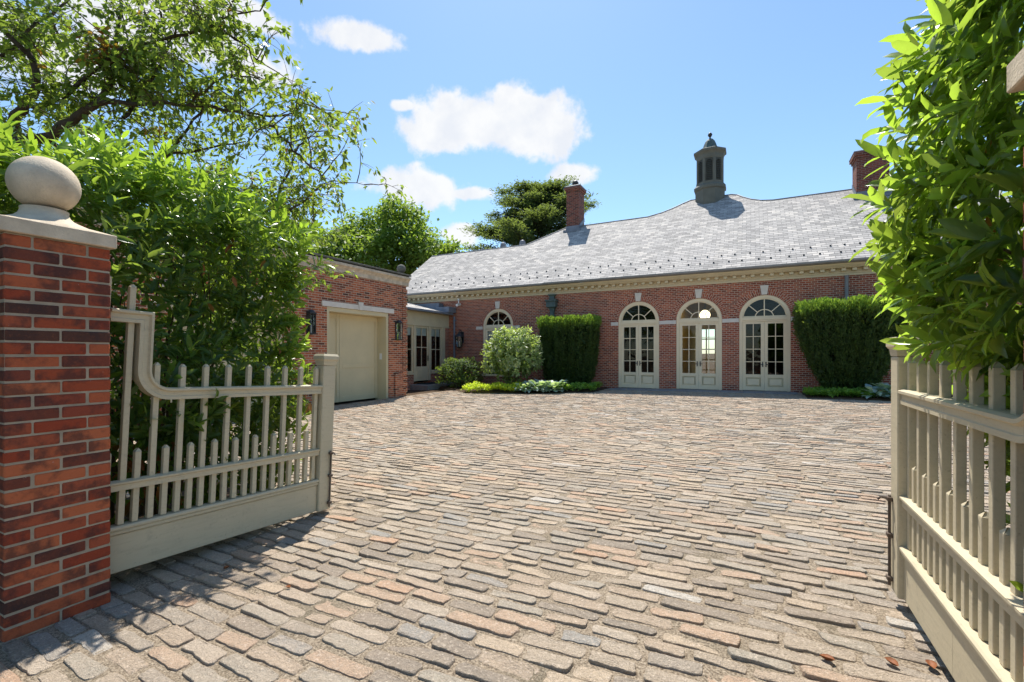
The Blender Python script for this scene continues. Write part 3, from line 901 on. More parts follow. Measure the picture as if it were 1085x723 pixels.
# back slopes
sl([front(HX0 - .12, Yw), front(-8.6, Yw), mirror(-8.6, YE + .05, Yw), mirror(HX0 - .12, YE + .05, Yw)])
sl([front(-8.55, Ym), front(HX1 + .12, Ym), mirror(HX1 + .12, YE, Ym), mirror(-8.6, YE, Ym)])
sl([front(-2.6, Yc), front(-.8, Yc), mirror(.85, Ym, Yc), mirror(-4.4, Ym, Yc)])
# hip sides
def side(pts): mb.face(pts, uv=[(p[1], p[2] * 1.4) for p in pts])
side([front(-10.2, Yw), front(-8.55, Ym), mirror(-10.2, Yw, Ym)])
for pl in (MR, ML):
    for a, b in zip(pl[:-1], pl[1:]): side([front(*a), front(*b), mirror(*b, Yc), mirror(*a, Yc)])
side([front(HX1 + .12, YE), mirror(HX1 + .12, YE, Ym), front(HX1 + .12, Ym)])
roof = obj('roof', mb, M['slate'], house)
mb = MB()     # ridge roll
rl = [(HX0 - .12, Yw), (-10.2, Yw), (-8.55, Ym)] + ML[::-1] + MR[::-1] + [(HX1 + .12, Ym)]
for a, b in zip(rl[:-1], rl[1:]):
    mb.tube([front(*a), front(*b)], .035, 8)
obj('ridge', mb, M['grey_metal'], roof)
# snow guards in two staggered rows
sg0 = None; k = 0
for row, (yy, off) in enumerate(((YE + .42, 0), (YE + .85, .23))):
    xs = HX0 + .2 + off
    for i in range(49):
        xj = xs + i * .46 + random.gauss(0, .04)
        if xj > HX1 - .1: break
        if sg0 is None:
            mb = MB(); v = [(-.028, 0, 0), (.028, 0, 0), (.028, .04, .025), (-.028, .04, .025), (-.024, -.004, .055), (.024, -.004, .055)]
            mb.mesh(v, [(0, 1, 5, 4), (1, 2, 5), (2, 3, 4, 5), (3, 0, 4), (0, 3, 2, 1)])
            sg0 = obj('snow_guard', mb, M['iron'], roof); sg0.location = (xj, yy, rz(yy))
        else:
            c = sg0.copy(); COL.objects.link(c); c.location = (xj, yy, rz(yy))
# roof vents
for xv, yv in ((-11.75, 21.5), (-10.6, 21.5)):
    mb = MB(); mb.lathe([(.24, 0), (.23, .1), (.15, .62), (.16, .64), (.09, .72), (.02, .75)], (xv, yv, 6.65), 14); obj('roof_vent', mb, M['lead'], house, True)
# chimneys
def chimney(x0, x1, y0, y1, z0, z1, pot=True):
    mb = MB(); mb.box(x0, x1, y0, y1, z0, z1 - .32); 
    ch = obj('chimney', mb, M['chimney_brick'], house)
    mb = MB(); mb.box(x0 - .04, x1 + .04, y0 - .04, y1 + .04, z1 - .318, z1 - .22, 0); mb.box(x0 - .09, x1 + .09, y0 - .09, y1 + .09, z1 - .218, z1 - .10)
    obj('corbel', mb, M['chimney_brick'], ch)
    mb = MB(); v = []
    for e, z in ((.10, z1 - .098), (.10, z1 - .06), (-.1, z1 + .03)):
        v += [(x0 - e, y0 - e, z), (x1 + e, y0 - e, z), (x1 + e, y1 + e, z), (x0 - e, y1 + e, z)]
    mb.mesh(v, [(i * 4 + k, i * 4 + (k + 1) % 4, i * 4 + 4 + (k + 1) % 4, i * 4 + 4 + k) for i in range(2) for k in range(4)] + [(8, 9, 10, 11), (3, 2, 1, 0)])
    obj('chimney_cap', mb, M['lead'], ch)
    mb = MB(); zf = rz(y0)
    mb.box(x0 - .02, x1 + .02, y0 - .025, y0 - .003, zf - .1, zf + .22); mb.box(x0 - .12, x1 + .12, y0 - .16, y0 - .027, zf - .1, zf + .0)
    for xa, xb in ((x0 - .024, x0 - .003), (x1 + .003, x1 + .024)):
        mb.face([(xa, y0, rz(y0) - .05), (xb, y0, rz(y0) - .05), (xb, y1, rz(y1) - .05), (xa, y1, rz(y1) - .05)])
        for xq in (xa, xb): mb.face([(xq, y0 - .02, rz(y0)), (xq, y1, rz(y1)), (xq, y1, rz(y1) + .2), (xq, y0 - .02, rz(y0) + .22)])
    obj('flashing', mb, M['lead'], ch)
    if pot:
        mb = MB(); cx, cy = (x0 + x1) / 2, (y0 + y1) / 2
        mb.lathe([(.13, 0), (.13, .12), (.17, .16), (.17, .22), (.10, .32), (.03, .36)], (cx, cy, z1 + .02), 12); obj('chimney_pot', mb, M['iron'], ch, True)
chimney(-8.40, -7.72, 22.15, 22.95, 7.3, 10.05)
chimney(3.60, 4.6, 21.7, 22.5, 7.0, 9.25, False)

# cupola
CX, CY = -1.72, 23.7
cup = MB(); ph = math.pi / 8
cup.lathe([(.68, 7.9), (.68, 9.15), (.74, 9.19), (.745, 9.30), (.66, 9.40)], (CX, CY, 0), 8, 0, ph)
cupo = obj('cupola', cup, M['cupola_paint'], house)
mb = MB(); mb.lathe([(.64, 9.402), (.64, 9.52)], (CX, CY, 0), 8, 0, ph)
z0, z1 = 9.52, 10.58
for k in range(8):              # corner posts with arched heads
    a = ph + k * math.pi / 4
    for da in (0,):
        c0 = Vector((math.cos(a), math.sin(a), 0)); t0 = Vector((-c0.y, c0.x, 0))
        base = Vector((CX, CY, 0)) + c0 * .575
        v = []
        for z in (z0 + .002, z1):
            v += [base + t0 * .085 - c0 * .05 + Vector((0, 0, z)), base - t0 * .085 - c0 * .05 + Vector((0, 0, z)), base - t0 * .06 + c0 * .045 * .6 + Vector((0, 0, z)), base + c0 * .05 + Vector((0, 0, z)), base + t0 * .06 + c0 * .045 * .6 + Vector((0, 0, z))]
        mb.mesh(v, [(i, (i + 1) % 5, 5 + (i + 1) % 5, 5 + i) for i in range(5)])
mb.lathe([(.61, z1 + .002), (.63, z1 + .05), (.64, z1 + .20), (.69, z1 + .28), (.755, z1 + .33), (.755, z1 + .42), (.62, z1 + .48)], (CX, CY, 0), 8, 0, ph)
obj('lantern', mb, M['cupola_paint'], cupo)
for k in range(8):
    a = k * math.pi / 4
    nrm = Vector((math.cos(a), math.sin(a), 0)); tt = Vector((-nrm.y, nrm.x, 0)); base = Vector((CX, CY, 0)) + nrm * .545
    mb = MB(); hw = .145
    mb.face([base + tt * .22 - nrm * .06 + Vector((0, 0, z0)), base - tt * .22 - nrm * .06 + Vector((0, 0, z0)), base - tt * .22 - nrm * .06 + Vector((0, 0, z1)), base + tt * .22 - nrm * .06 + Vector((0, 0, z1))])
    nl = 11
    for i in range(nl):
        z = z0 + .06 + i * (.95 / nl); w = hw
        if z > z1 - .26: w = hw * math.sqrt(max(.05, 1 - ((z - (z1 - .26)) / .19) ** 2)) if z < z1 - .08 else .03
        p = lambda s, o, dz: base + tt * (s * w) + nrm * o + Vector((0, 0, z + dz))
        mb.face([p(-1, .015, -.01), p(1, .015, -.01), p(1, -.04, .055), p(-1, -.04, .055)])
        mb.face([p(-1, .015, -.022), p(1, .015, -.022), p(1, .015, -.01), p(-1, .015, -.01)])
    # arched head filling
    n = 10
    for i in range(n):
        a0, a1 = math.pi * i / n, math.pi * (i + 1) / n
        q = lambda a: base + tt * (-hw * math.cos(a)) + nrm * .012 + Vector((0, 0, z1 - .24 + .17 * math.sin(a)))
        e = lambda a: base + tt * (-hw * math.cos(a)) + nrm * .012 + Vector((0, 0, z1))
        mb.face([q(a0), q(a1), e(a1), e(a0)])
    for s in (-1, 1):
        q = lambda w, z: base + tt * (s * w) + nrm * .012 + Vector((0, 0, z))
        mb.face([q(hw, z0), q(.23, z0), q(.23, z1), q(hw, z1)])
    obj('louvre', mb, M['louvre_paint'], cupo)
mb = MB(); zb = z1 + .48
mb.lathe([(.46, zb + .002), (.40, zb + .05), (.34, zb + .16), (.285, zb + .32), (.22, zb + .47), (.13, zb + .58), (.05, zb + .63)], (CX, CY, 0), 8, 0, ph)
obj('bell_roof', mb, M['copper_green'], cupo)
mb = MB(); mb.lathe([(.035, zb + .632), (.035, zb + .70), (.07, zb + .73), (.105, zb + .80), (.07, zb + .88), (.02, zb + .92)], (CX, CY, 0), 14); obj('finial', mb, M['iron'], cupo, True)

# downpipes on the house
def downpipe(x, z1, mat, r=.05, hopper=False):
    mb = MB(); mb.tube([(x, D - .09, gh(x, D) - .05), (x, D - .09, z1)], r, 10)
    for z in (.7, 1.9, 3.0):
        if z < z1: mb.box(x - r - .03, x + r + .03, D - .10, D - .002, z, z + .05)
    dpp = obj('downpipe', mb, mat, house)
    if hopper:
        mb = MB(); v = []
        for wx, z in ((.09, z1 - .02), (.12, z1 + .12), (.21, z1 + .16), (.21, z1 + .38), (.25, z1 + .40), (.25, z1 + .46), (.12, z1 + .47), (.10, z1 + .62), (.15, z1 + .66), (.15, z1 + .70)):
            y0 = D - .006; y1 = D - .05 - wx
            v += [(x - wx, y1, z), (x + wx, y1, z), (x + wx, y0, z), (x - wx, y0, z)]
        n = len(v) // 4
        mb.mesh(v, [(i * 4 + k, i * 4 + (k + 1) % 4, i * 4 + 4 + (k + 1) % 4, i * 4 + 4 + k) for i in range(n - 1) for k in range(4)] + [(3, 2, 1, 0), tuple(4 * n - 4 + k for k in range(4))])
        obj('hopper', mb, mat, dpp)
downpipe(-12.45, 3.2, M['lead'], .05)
downpipe(-7.45, 3.25, M['copper_green'], .10, True)
downpipe(2.72, 3.95, M['grey_metal'], .055)

# ------------------------------------------------------------------ garage
SG = -10.69; GY0, GY1 = 2.6, 12.49; GT = 3.80
garage = empty('brick_garage', (SG - 3, 8, 0), 'flat roofed red brick garage with cream doors and a stone parapet, left of the court', 'garage')
gb = M['garage_brick']
doors = [(5.15, 7.72), (9.11, 11.60)]; DT = 2.84
mb = MB()
def gq(y0, y1, z0, z1): mb.face([(SG, y0, z0), (SG, y1, z0), (SG, y1, z1), (SG, y0, z1)])
y = GY0
for a, b in doors:
    gq(y, a, -.5, GT); gq(a, b, DT, GT); y = b
gq(y, GY1, -.5, GT)
mb.face([(SG, GY1, -.5), (SG - 6.5, GY1, -.5), (SG - 6.5, GY1, GT), (SG, GY1, GT)])
mb.face([(SG - 6.5, GY0, -.5), (SG, GY0, -.5), (SG, GY0, GT), (SG - 6.5, GY0, GT)])
mb.face([(SG - 6.5, GY1, -.5), (SG - 6.5, GY0, -.5), (SG - 6.5, GY0, GT), (SG - 6.5, GY1, GT)])
gw = obj('wall', mb, gb, garage)
for i in range(19):            # toothed brick quoins at the corner
    z = .1 + i * .2025
    if z + .135 > GT: break
    mb = MB(); mb.box(SG + .002, SG + .03, GY1 - .22, GY1 + .03, z, z + .135, 0); mb.box(SG - .3, SG + .002, GY1 + .002, GY1 + .03, z, z + .135, 0)
    obj('brick_quoin', mb, gb, gw)
mb = MB(); mb.box(SG + .003, SG + .07, GY1 - .62, GY1 - .24, -.3, .78, .0); obj('plinth', mb, gb, gw)
mb = MB()
prof2 = [(SG - .28, 3.802), (SG + .03, 3.802), (SG + .03, 3.93), (SG + .05, 3.95), (SG + .07, 3.99), (SG + .12, 4.03), (SG + .12, 4.10), (SG + .05, 4.13), (SG - .28, 4.14)]
profile_y(mb, prof2, GY0, GY1 + .10)
mb.box(SG - 6.5, SG - .283, GY1 - .2, GY1 + .10, 3.802, 4.13); mb.box(SG - 6.5, SG - .283, GY0, GY1 - .2, 3.70, 3.80)
par = obj('parapet', mb, M['limestone'], garage)
mb = MB(); mb.box(SG - .30, SG + .135, GY0, GY1 + .13, 4.143, 4.195, .008); obj('coping', mb, M['old_stone'], par)
mb = MB(); mb.lathe([(.11, 4.197), (.10, 4.20), (.06, 4.22), (.06, 4.25)] + [(max(.01, .155 * math.sin(math.pi * i / 12)), 4.40 - .155 * math.cos(math.pi * i / 12)) for i in range(1, 13)], (SG - .12, GY1 - .12, 0), 20)
obj('ball_finial', mb, M['old_stone'], par, True)
for a, b in doors:
    zb = gh(SG, a)
    mb = MB(); mb.box(SG - .002, SG + .03, a - .18, b + .25, 2.79, 2.94, .004); li = obj('lintel', mb, M['white_stone'], gw)
    mb = MB(); m_ = (a + b) / 2
    mb.mesh([(SG + .05, m_ - .07, 2.785), (SG + .05, m_ + .07, 2.785), (SG + .05, m_ + .10, 3.02), (SG + .05, m_ - .10, 3.02), (SG, m_ - .07, 2.785), (SG, m_ + .07, 2.785), (SG, m_ + .10, 3.02), (SG, m_ - .10, 3.02)],
            [(0, 1, 2, 3), (0, 4, 5, 1), (1, 5, 6, 2), (2, 6, 7, 3), (3, 7, 4, 0)]); obj('keystone', mb, M['white_stone'], li)
    mb = MB(); fw = .09                      # painted frame lining the opening
    mb.box(SG - .5, SG - .01, a + .002, a + fw, -.3, 2.785); mb.box(SG - .5, SG - .01, b - fw, b - .002, -.3, 2.785); mb.box(SG - .5, SG - .01, a + fw, b - fw, 2.66, 2.785)
    df = obj('door_frame', mb, M['garage_paint'], garage)
    mb = MB(); xd = SG - .42; ym = a + (b - a) * .32
    mb.box(xd - .04, xd, a + fw, b - fw, zb + .015, 2.66)
    # raised stiles and rails
    for y0, y1 in ((a + fw, a + fw + .11), (ym - .11, ym - .004), (ym + .004, ym + .11), (b - fw - .11, b - fw)): mb.box(xd + .001, xd + .022, y0, y1, zb + .016, 2.655, .003)
    for z0, z1 in ((zb + .016, zb + .18), (1.0, 1.13), (2.5, 2.655)):
        for y0, y1 in ((a + fw + .112, ym - .112), (ym + .112, b - fw - .112)): mb.box(xd + .001, xd + .022, y0, y1, z0, z1, .003)
    gd = obj('garage_door', mb, M['garage_paint'], garage)
    mb = MB(); mb.box(SG - .30, SG - .20, b - fw - .012, b - fw - .001, 1.25, 1.45, .003); obj('handle', mb, M['white_plastic'], gd)

# wall lanterns
def lantern(name, label, x, y, z, facing, s=1.0, group=None, style=0):
    e = empty(name, (x, y, z), label, 'wall lantern', group, local=True)
    e.rotation_euler = (0, 0, facing)
    mb = MB()
    if style == 0:         # tall half-round carriage lantern; wall at local x=0, facing +x
        mb.box(.0, .02, -.10, .10, -.32, .32, .004)
        mb.box(.02, .16, -.095, .095, -.31, -.285, .003); mb.box(.02, .17, -.105, .105, .25, .29, .004)
        for yy in (-.09, .09):
            for xx in (.03, .145): mb.box(xx - .008, xx + .008, yy - .008, yy + .008, -.284, .249)
        mb.box(.137, .153, -.008, .008, -.284, .249)
        obj('lantern_body', mb, M['iron'], e)
        mb = MB(); mb.lathe([(.10, .292), (.08, .33), (.05, .36)], (.08, 0, 0), 12); obj('lantern_cap', mb, M['iron'], e)
        mb = MB(); mb.box(.03, .138, -.082, .082, -.283, .248); obj('pane', mb, M['glass'], e)
        mb = MB(); mb.tube([(.08, 0, -.28), (.08, 0, -.05)], .02, 8); obj('candle', mb, M['white_plastic'], e)
    else:                  # hexagonal lantern on a scrolled bracket
        mb.box(.0, .03, -.09, .09, -.15, .38, .006); mb.tube([(.02, 0, .30), (.12, 0, .46), (.24, 0, .44), (.25, 0, .36)], .018, 8)
        obj('bracket', mb, M['iron'], e)
        mb = MB(); mb.lathe([(.03, -.40), (.11, -.36), (.12, -.34)], (.25, 0, 0), 6)
        mb.lathe([(.22, .14), (.20, .18), (.11, .27), (.05, .30), (.05, .35), (.01, .37)], (.25, 0, 0), 6)
        for k in range(6):
            a = k * math.pi / 3; c_, s_ = math.cos(a), math.sin(a)
            mb.tube([(.25 + .115 * c_, .115 * s_, -.34), (.25 + .20 * c_, .20 * s_, .14)], .012, 6)
        obj('lantern_body', mb, M['iron'], e)
        mb = MB(); mb.lathe([(.10, -.335), (.185, .135)], (.25, 0, 0), 6); obj('pane', mb, M['glass'], e)
        mb = MB(); mb.tube([(.25, 0, -.33), (.25, 0, -.08)], .025, 8); obj('candle', mb, M['white_plastic'], e)
    return e
lantern('wall_lantern', 'black wall lantern on garage brick between the two cream garage doors', SG + .003, 8.52, 2.28, 0, 1, 'black lanterns on the garage wall')
lantern('wall_lantern', 'black wall lantern on the garage pier at its far corner', SG + .003, 12.02, 2.22, 0, 1, 'black lanterns on the garage wall')
lantern('bracket_lantern', 'large black hexagonal lantern on the house wall beside the downpipe and low dark shrub', -12.05, D - .003, 2.1, R(-90), 1, None, 1)
e = empty('security_camera', (-12.15, D, 3.85), 'small white security camera under the cornice above the bracket lantern', 'camera')
mb = MB(); mb.lathe([(.05, 3.94), (.05, 4.02)], (-12.15, D - .16, 0), 12); mb.tube([(-12.15, D - .16, 3.94), (-12.15, D - .16, 3.80)], .025, 8); obj('mount', mb, M['white_plastic'], e)
mb = MB(); mb.tube([(-12.15, D - .05, 3.76), (-12.12, D - .36, 3.70)], .062, 12); obj('camera_body', mb, M['white_plastic'], e)

# ------------------------------------------------------------------ glazed link between garage and house
SL = -12.81
linkb = empty('glazed_link', (SL - 1, 15.3, 0), 'low cream glazed passage with lean-to slate roof joining garage and house', 'passage')
cp = M['cream_paint']; zf = .25
mb = MB()
mb.box(SL - .12, SL, GY1 + .032, D - .002, 2.70, 3.27, 0)          # fascia
mb.box(SL - .10, SL + .025, GY1 + .033, D - .003, 2.66, 2.698)
posts = [GY1 + .05, 13.6, 13.75, 14.85, 15.42, 15.53, 16.53, 16.6, 17.5, 17.62]
for y0, y1 in ((GY1 + .035, 12.75), (13.55, 13.75), (14.55, 14.70), (15.44, 15.56), (16.50, 16.62), (17.48, 17.72)): mb.box(SL - .12, SL, y0, y1, zf if y1 > 15 and y0 < 17 else .62, 2.658)
mb.box(SL - .12, SL + .05, GY1 + .035, 15.43, .55, .62); mb.box(SL - .12, SL + .05, 16.63, 17.72, .55, .62)
obj('frame', mb, cp, linkb)
mb = MB(); mb.box(SL - .14, SL + .01, GY1 + .034, 15.44, -.4, .548); mb.box(SL - .14, SL + .01, 16.625, D - .004, -.4, .548); mb.box(SL - .13, SL, 17.722, D - .005, .549, 2.655); obj('brick_plinth', mb, fb, linkb)
def glazed(name, y0, y1, z0, z1, rows, cols, door=False):
    mb = MB(); st = .09; x0, x1 = SL - .08, SL - .03
    mb.box(x0, x1, y0, y0 + st, z0, z1, .002); mb.box(x0, x1, y1 - st, y1, z0, z1, .002); mb.box(x0, x1, y0 + st, y1 - st, z1 - st, z1, .002)
    zb = z0 + (.62 if door else .08)
    mb.box(x0, x1, y0 + st, y1 - st, z0, zb, .002)
    if door: mb.box(x1 + .001, x1 + .012, y0 + .16, y1 - .16, z0 + .14, zb - .12, .004)
    for i in range(1, cols): yy = y0 + st + (y1 - y0 - 2 * st) * i / cols; mb.box(x0 + .01, x1 - .01, yy - .016, yy + .016, zb, z1 - st)
    for i in range(1, rows): zz = zb + (z1 - st - zb) * i / rows; mb.box(x0 + .012, x1 - .012, y0 + st, y1 - st, zz - .016, zz + .016)
    w = obj(name, mb, cp, linkb)
    mb = MB(); xm = (x0 + x1) / 2; mb.face([(xm, y0 + .05, zb - .02), (xm, y1 - .05, zb - .02), (xm, y1 - .05, z1 - .05), (xm, y0 + .05, z1 - .05)]); obj('glass', mb, M['glass'], w)
    mb = MB(); mb.box(xm - .05, xm - .045, y0 + .06, y1 - .06, z1 - .42, z1 - .05); obj('blind', mb, M['shade_cloth'], w)
    if door:
        mb = MB(); mb.box(x1 + .001, x1 + .02, y1 - .075, y1 - .03, 1.12, 1.36, .003); mb.tube([(x1 + .02, y1 - .05, 1.22), (x1 + .06, y1 - .05, 1.22), (x1 + .065, y1 - .15, 1.22)], .012, 8); obj('handle', mb, M['iron'], w)
    return w
glazed('door', 15.565, 16.495, zf + .01, 2.655, 2, 2, True)
glazed('window', 16.625, 17.475, .625, 2.655, 2, 2); glazed('window', 14.705, 15.435, .625, 2.655, 2, 2)
glazed('window', 13.755, 14.545, .625, 2.655, 2, 2); glazed('window', 12.755, 13.545, .625, 2.655, 2, 2)
mb = MB()
for q in ([(SL - .13, GY1 + .05, .2), (SL - .13, D - .01, .2), (SL - 3.5, D - .01, .2), (SL - 3.5, GY1 + .05, .2)], [(SL - 3.5, GY1 + .05, .2), (SL - 3.5, D - .01, .2), (SL - 3.5, D - .01, 3.3), (SL - 3.5, GY1 + .05, 3.3)],
          [(SL - .13, GY1 + .05, 3.2), (SL - 3.5, GY1 + .05, 3.2), (SL - 3.5, D - .01, 3.2), (SL - .13, D - .01, 3.2)]): mb.face(q)
obj('room', mb, M['room_dark'], linkb)
mb = MB()
a = [(SL + .30, GY1 + .035, 3.36), (SL + .30, D - .004, 3.36), (SL - 3.6, D - .004, 4.3), (SL - 3.6, GY1 + .035, 4.3)]
mb.face(a, uv=[(p[1], -p[0]) for p in a]); mb.face([(x, y, z - .06) for x, y, z in a][::-1]); mb.box(SL + .001, SL + .295, GY1 + .036, D - .005, 3.272, 3.296)
lr = obj('roof', mb, M['slate'], linkb)
mb = MB(); mb.box(SL + .302, SL + .36, GY1 + .036, D - .16, 3.27, 3.36, .004); mb.box(SL - .3, SL + .42, D - .62, D - .006, 3.365, 3.62, .01); mb.box(SL - 1.7, SL - .31, D - .4, D - .006, 3.5, 3.85, .01)
obj('gutter', mb, M['lead'], lr)
mb = MB(); mb.box(SL + .012, SL + .95, 15.2, 17.3, -.3, .13, .01)
o = obj('doorstep', mb, M['bluestone'], linkb)
mb = MB(); mb.box(SL + .08, SL + .62, 15.6, 16.5, .132, .165, .008)
# woven edge
for yy in (15.6, 16.46): mb.box(SL + .085, SL + .615, yy, yy + .04, .1655, .172)
tag(obj('doormat', mb, M['mat_dark']), 'dark doormat on the stone step before the glazed passage door', 'doormat')

# ------------------------------------------------------------------ foliage
LEAF = np.array([(0, 0, 0), (.22, -.13, .03), (.22, 0, 0), (.22, .13, .03), (.52, -.17, .03), (.52, 0, -.015), (.52, .17, .03), (.8, -.115, -.005), (.8, 0, -.06), (.8, .115, -.005), (1, 0, -.13)], float)
LQ = np.array([(1, 4, 5, 2), (2, 5, 6, 3), (4, 7, 8, 5), (5, 8, 9, 6)]); LT = np.array([(0, 1, 2), (0, 2, 3), (7, 10, 8), (8, 10, 9)])
NLEAF = LEAF * [1, .80, 1]
CLEAF = np.array([(0, 0, 0), (.4, -.24, .03), (.45, 0, -.02), (.4, .24, .03), (1, 0, -.1)], float)
SLEAF = np.array([(0, 0, 0), (.4, -.27, .03), (.45, 0, -.02), (.4, .27, .03), (1, 0, -.08)], float)
SQ = np.zeros((0, 4), int); ST = np.array([(0, 1, 2), (0, 2, 3), (1, 4, 2), (2, 4, 3)])
QLEAF = np.array([(0, 0, 0), (.5, -.33, .08), (1, 0, -.05), (.5, .33, .08)], float)
QQ = np.array([(0, 1, 2, 3)]); QT = np.zeros((0, 3), int)

def norm(a): return a / np.maximum(1e-9, np.linalg.norm(a, axis=-1, keepdims=True))

class Leaves:
    def __init__(s): s.P, s.Dr, s.N, s.S, s.Y = [], [], [], [], []
    def add(s, P, Dr, N, S, Y):
        s.P.append(P); s.Dr.append(Dr); s.N.append(N); s.S.append(S); s.Y.append(Y)
    def build(s, name, mat, parent, tmpl=(LEAF, LQ, LT), smooth=True):
        P, Dr, N, S, Y = (np.concatenate(a) for a in (s.P, s.Dr, s.N, s.S, s.Y))
        T, q, t = tmpl; k = len(T); n = len(P)
        x = norm(Dr); z = norm(N - (N * x).sum(-1, keepdims=True) * x); y = np.cross(z, x)
        wj = rng.uniform(.8, 1.2, n); cj = rng.uniform(.2, 1.9, n)
        V = P[:, None] + S[:, None, None] * (T[None, :, 0:1] * x[:, None] + T[None, :, 1:2] * y[:, None] * wj[:, None, None] + T[None, :, 2:3] * z[:, None] * cj[:, None, None])
        off = np.arange(n)[:, None, None] * k
        F = []
        if len(q): F.append((off + q[None]).reshape(-1, 4))
        if len(t): F.append((off + t[None]).reshape(-1, 3))
        return np_obj(name, V.reshape(-1, 3), F, mat, parent, smooth, None, np.repeat(Y, k))

def shoots(L, P, Dir, nl, size, length, spread=.9, young_lit=None, droop=.0, flat=.0):
    """rosettes of leaves along short stems; P, Dir (n,3)"""
    n = len(P); Dir = norm(Dir)
    u = norm(np.cross(Dir, rng.normal(size=(n, 3)))); v = np.cross(Dir, u)
    ph0 = rng.uniform(0, 6.28, n)
    for i in range(nl):
        t = (i + .5) / nl
        a = ph0 + i * 2.4 + rng.normal(0, .25, n)
        rad = u * np.cos(a)[:, None] + v * np.sin(a)[:, None]
        up = (.15 + .75 * t)
        d = Dir * up + rad * spread * (1.1 - .5 * t) + rng.normal(0, .12, (n, 3)); d[:, 2] -= droop * (1.2 - t)
        N = Dir + rng.normal(0, .15, (n, 3)); N[:, 2] += flat
        p = P + Dir * (length * t)[..., None] if hasattr(length, 'shape') else P + Dir * (length * t)
        s = size * rng.uniform(.6, 1.2, n) * (.8 + .3 * (1 - abs(t - .45)))
        y = np.zeros(n) if young_lit is None else np.clip(young_lit * (.35 + .75 * t) + rng.normal(0, .06, n), 0, 1)
        L.add(p, d, N, s, y)

def twigs_mesh(name, segs, mat, parent, n=5):
    mb = MB()
    for pts, rad in segs: mb.tube(pts, rad, n, 0, False)
    return obj(name, mb, mat, parent, True)

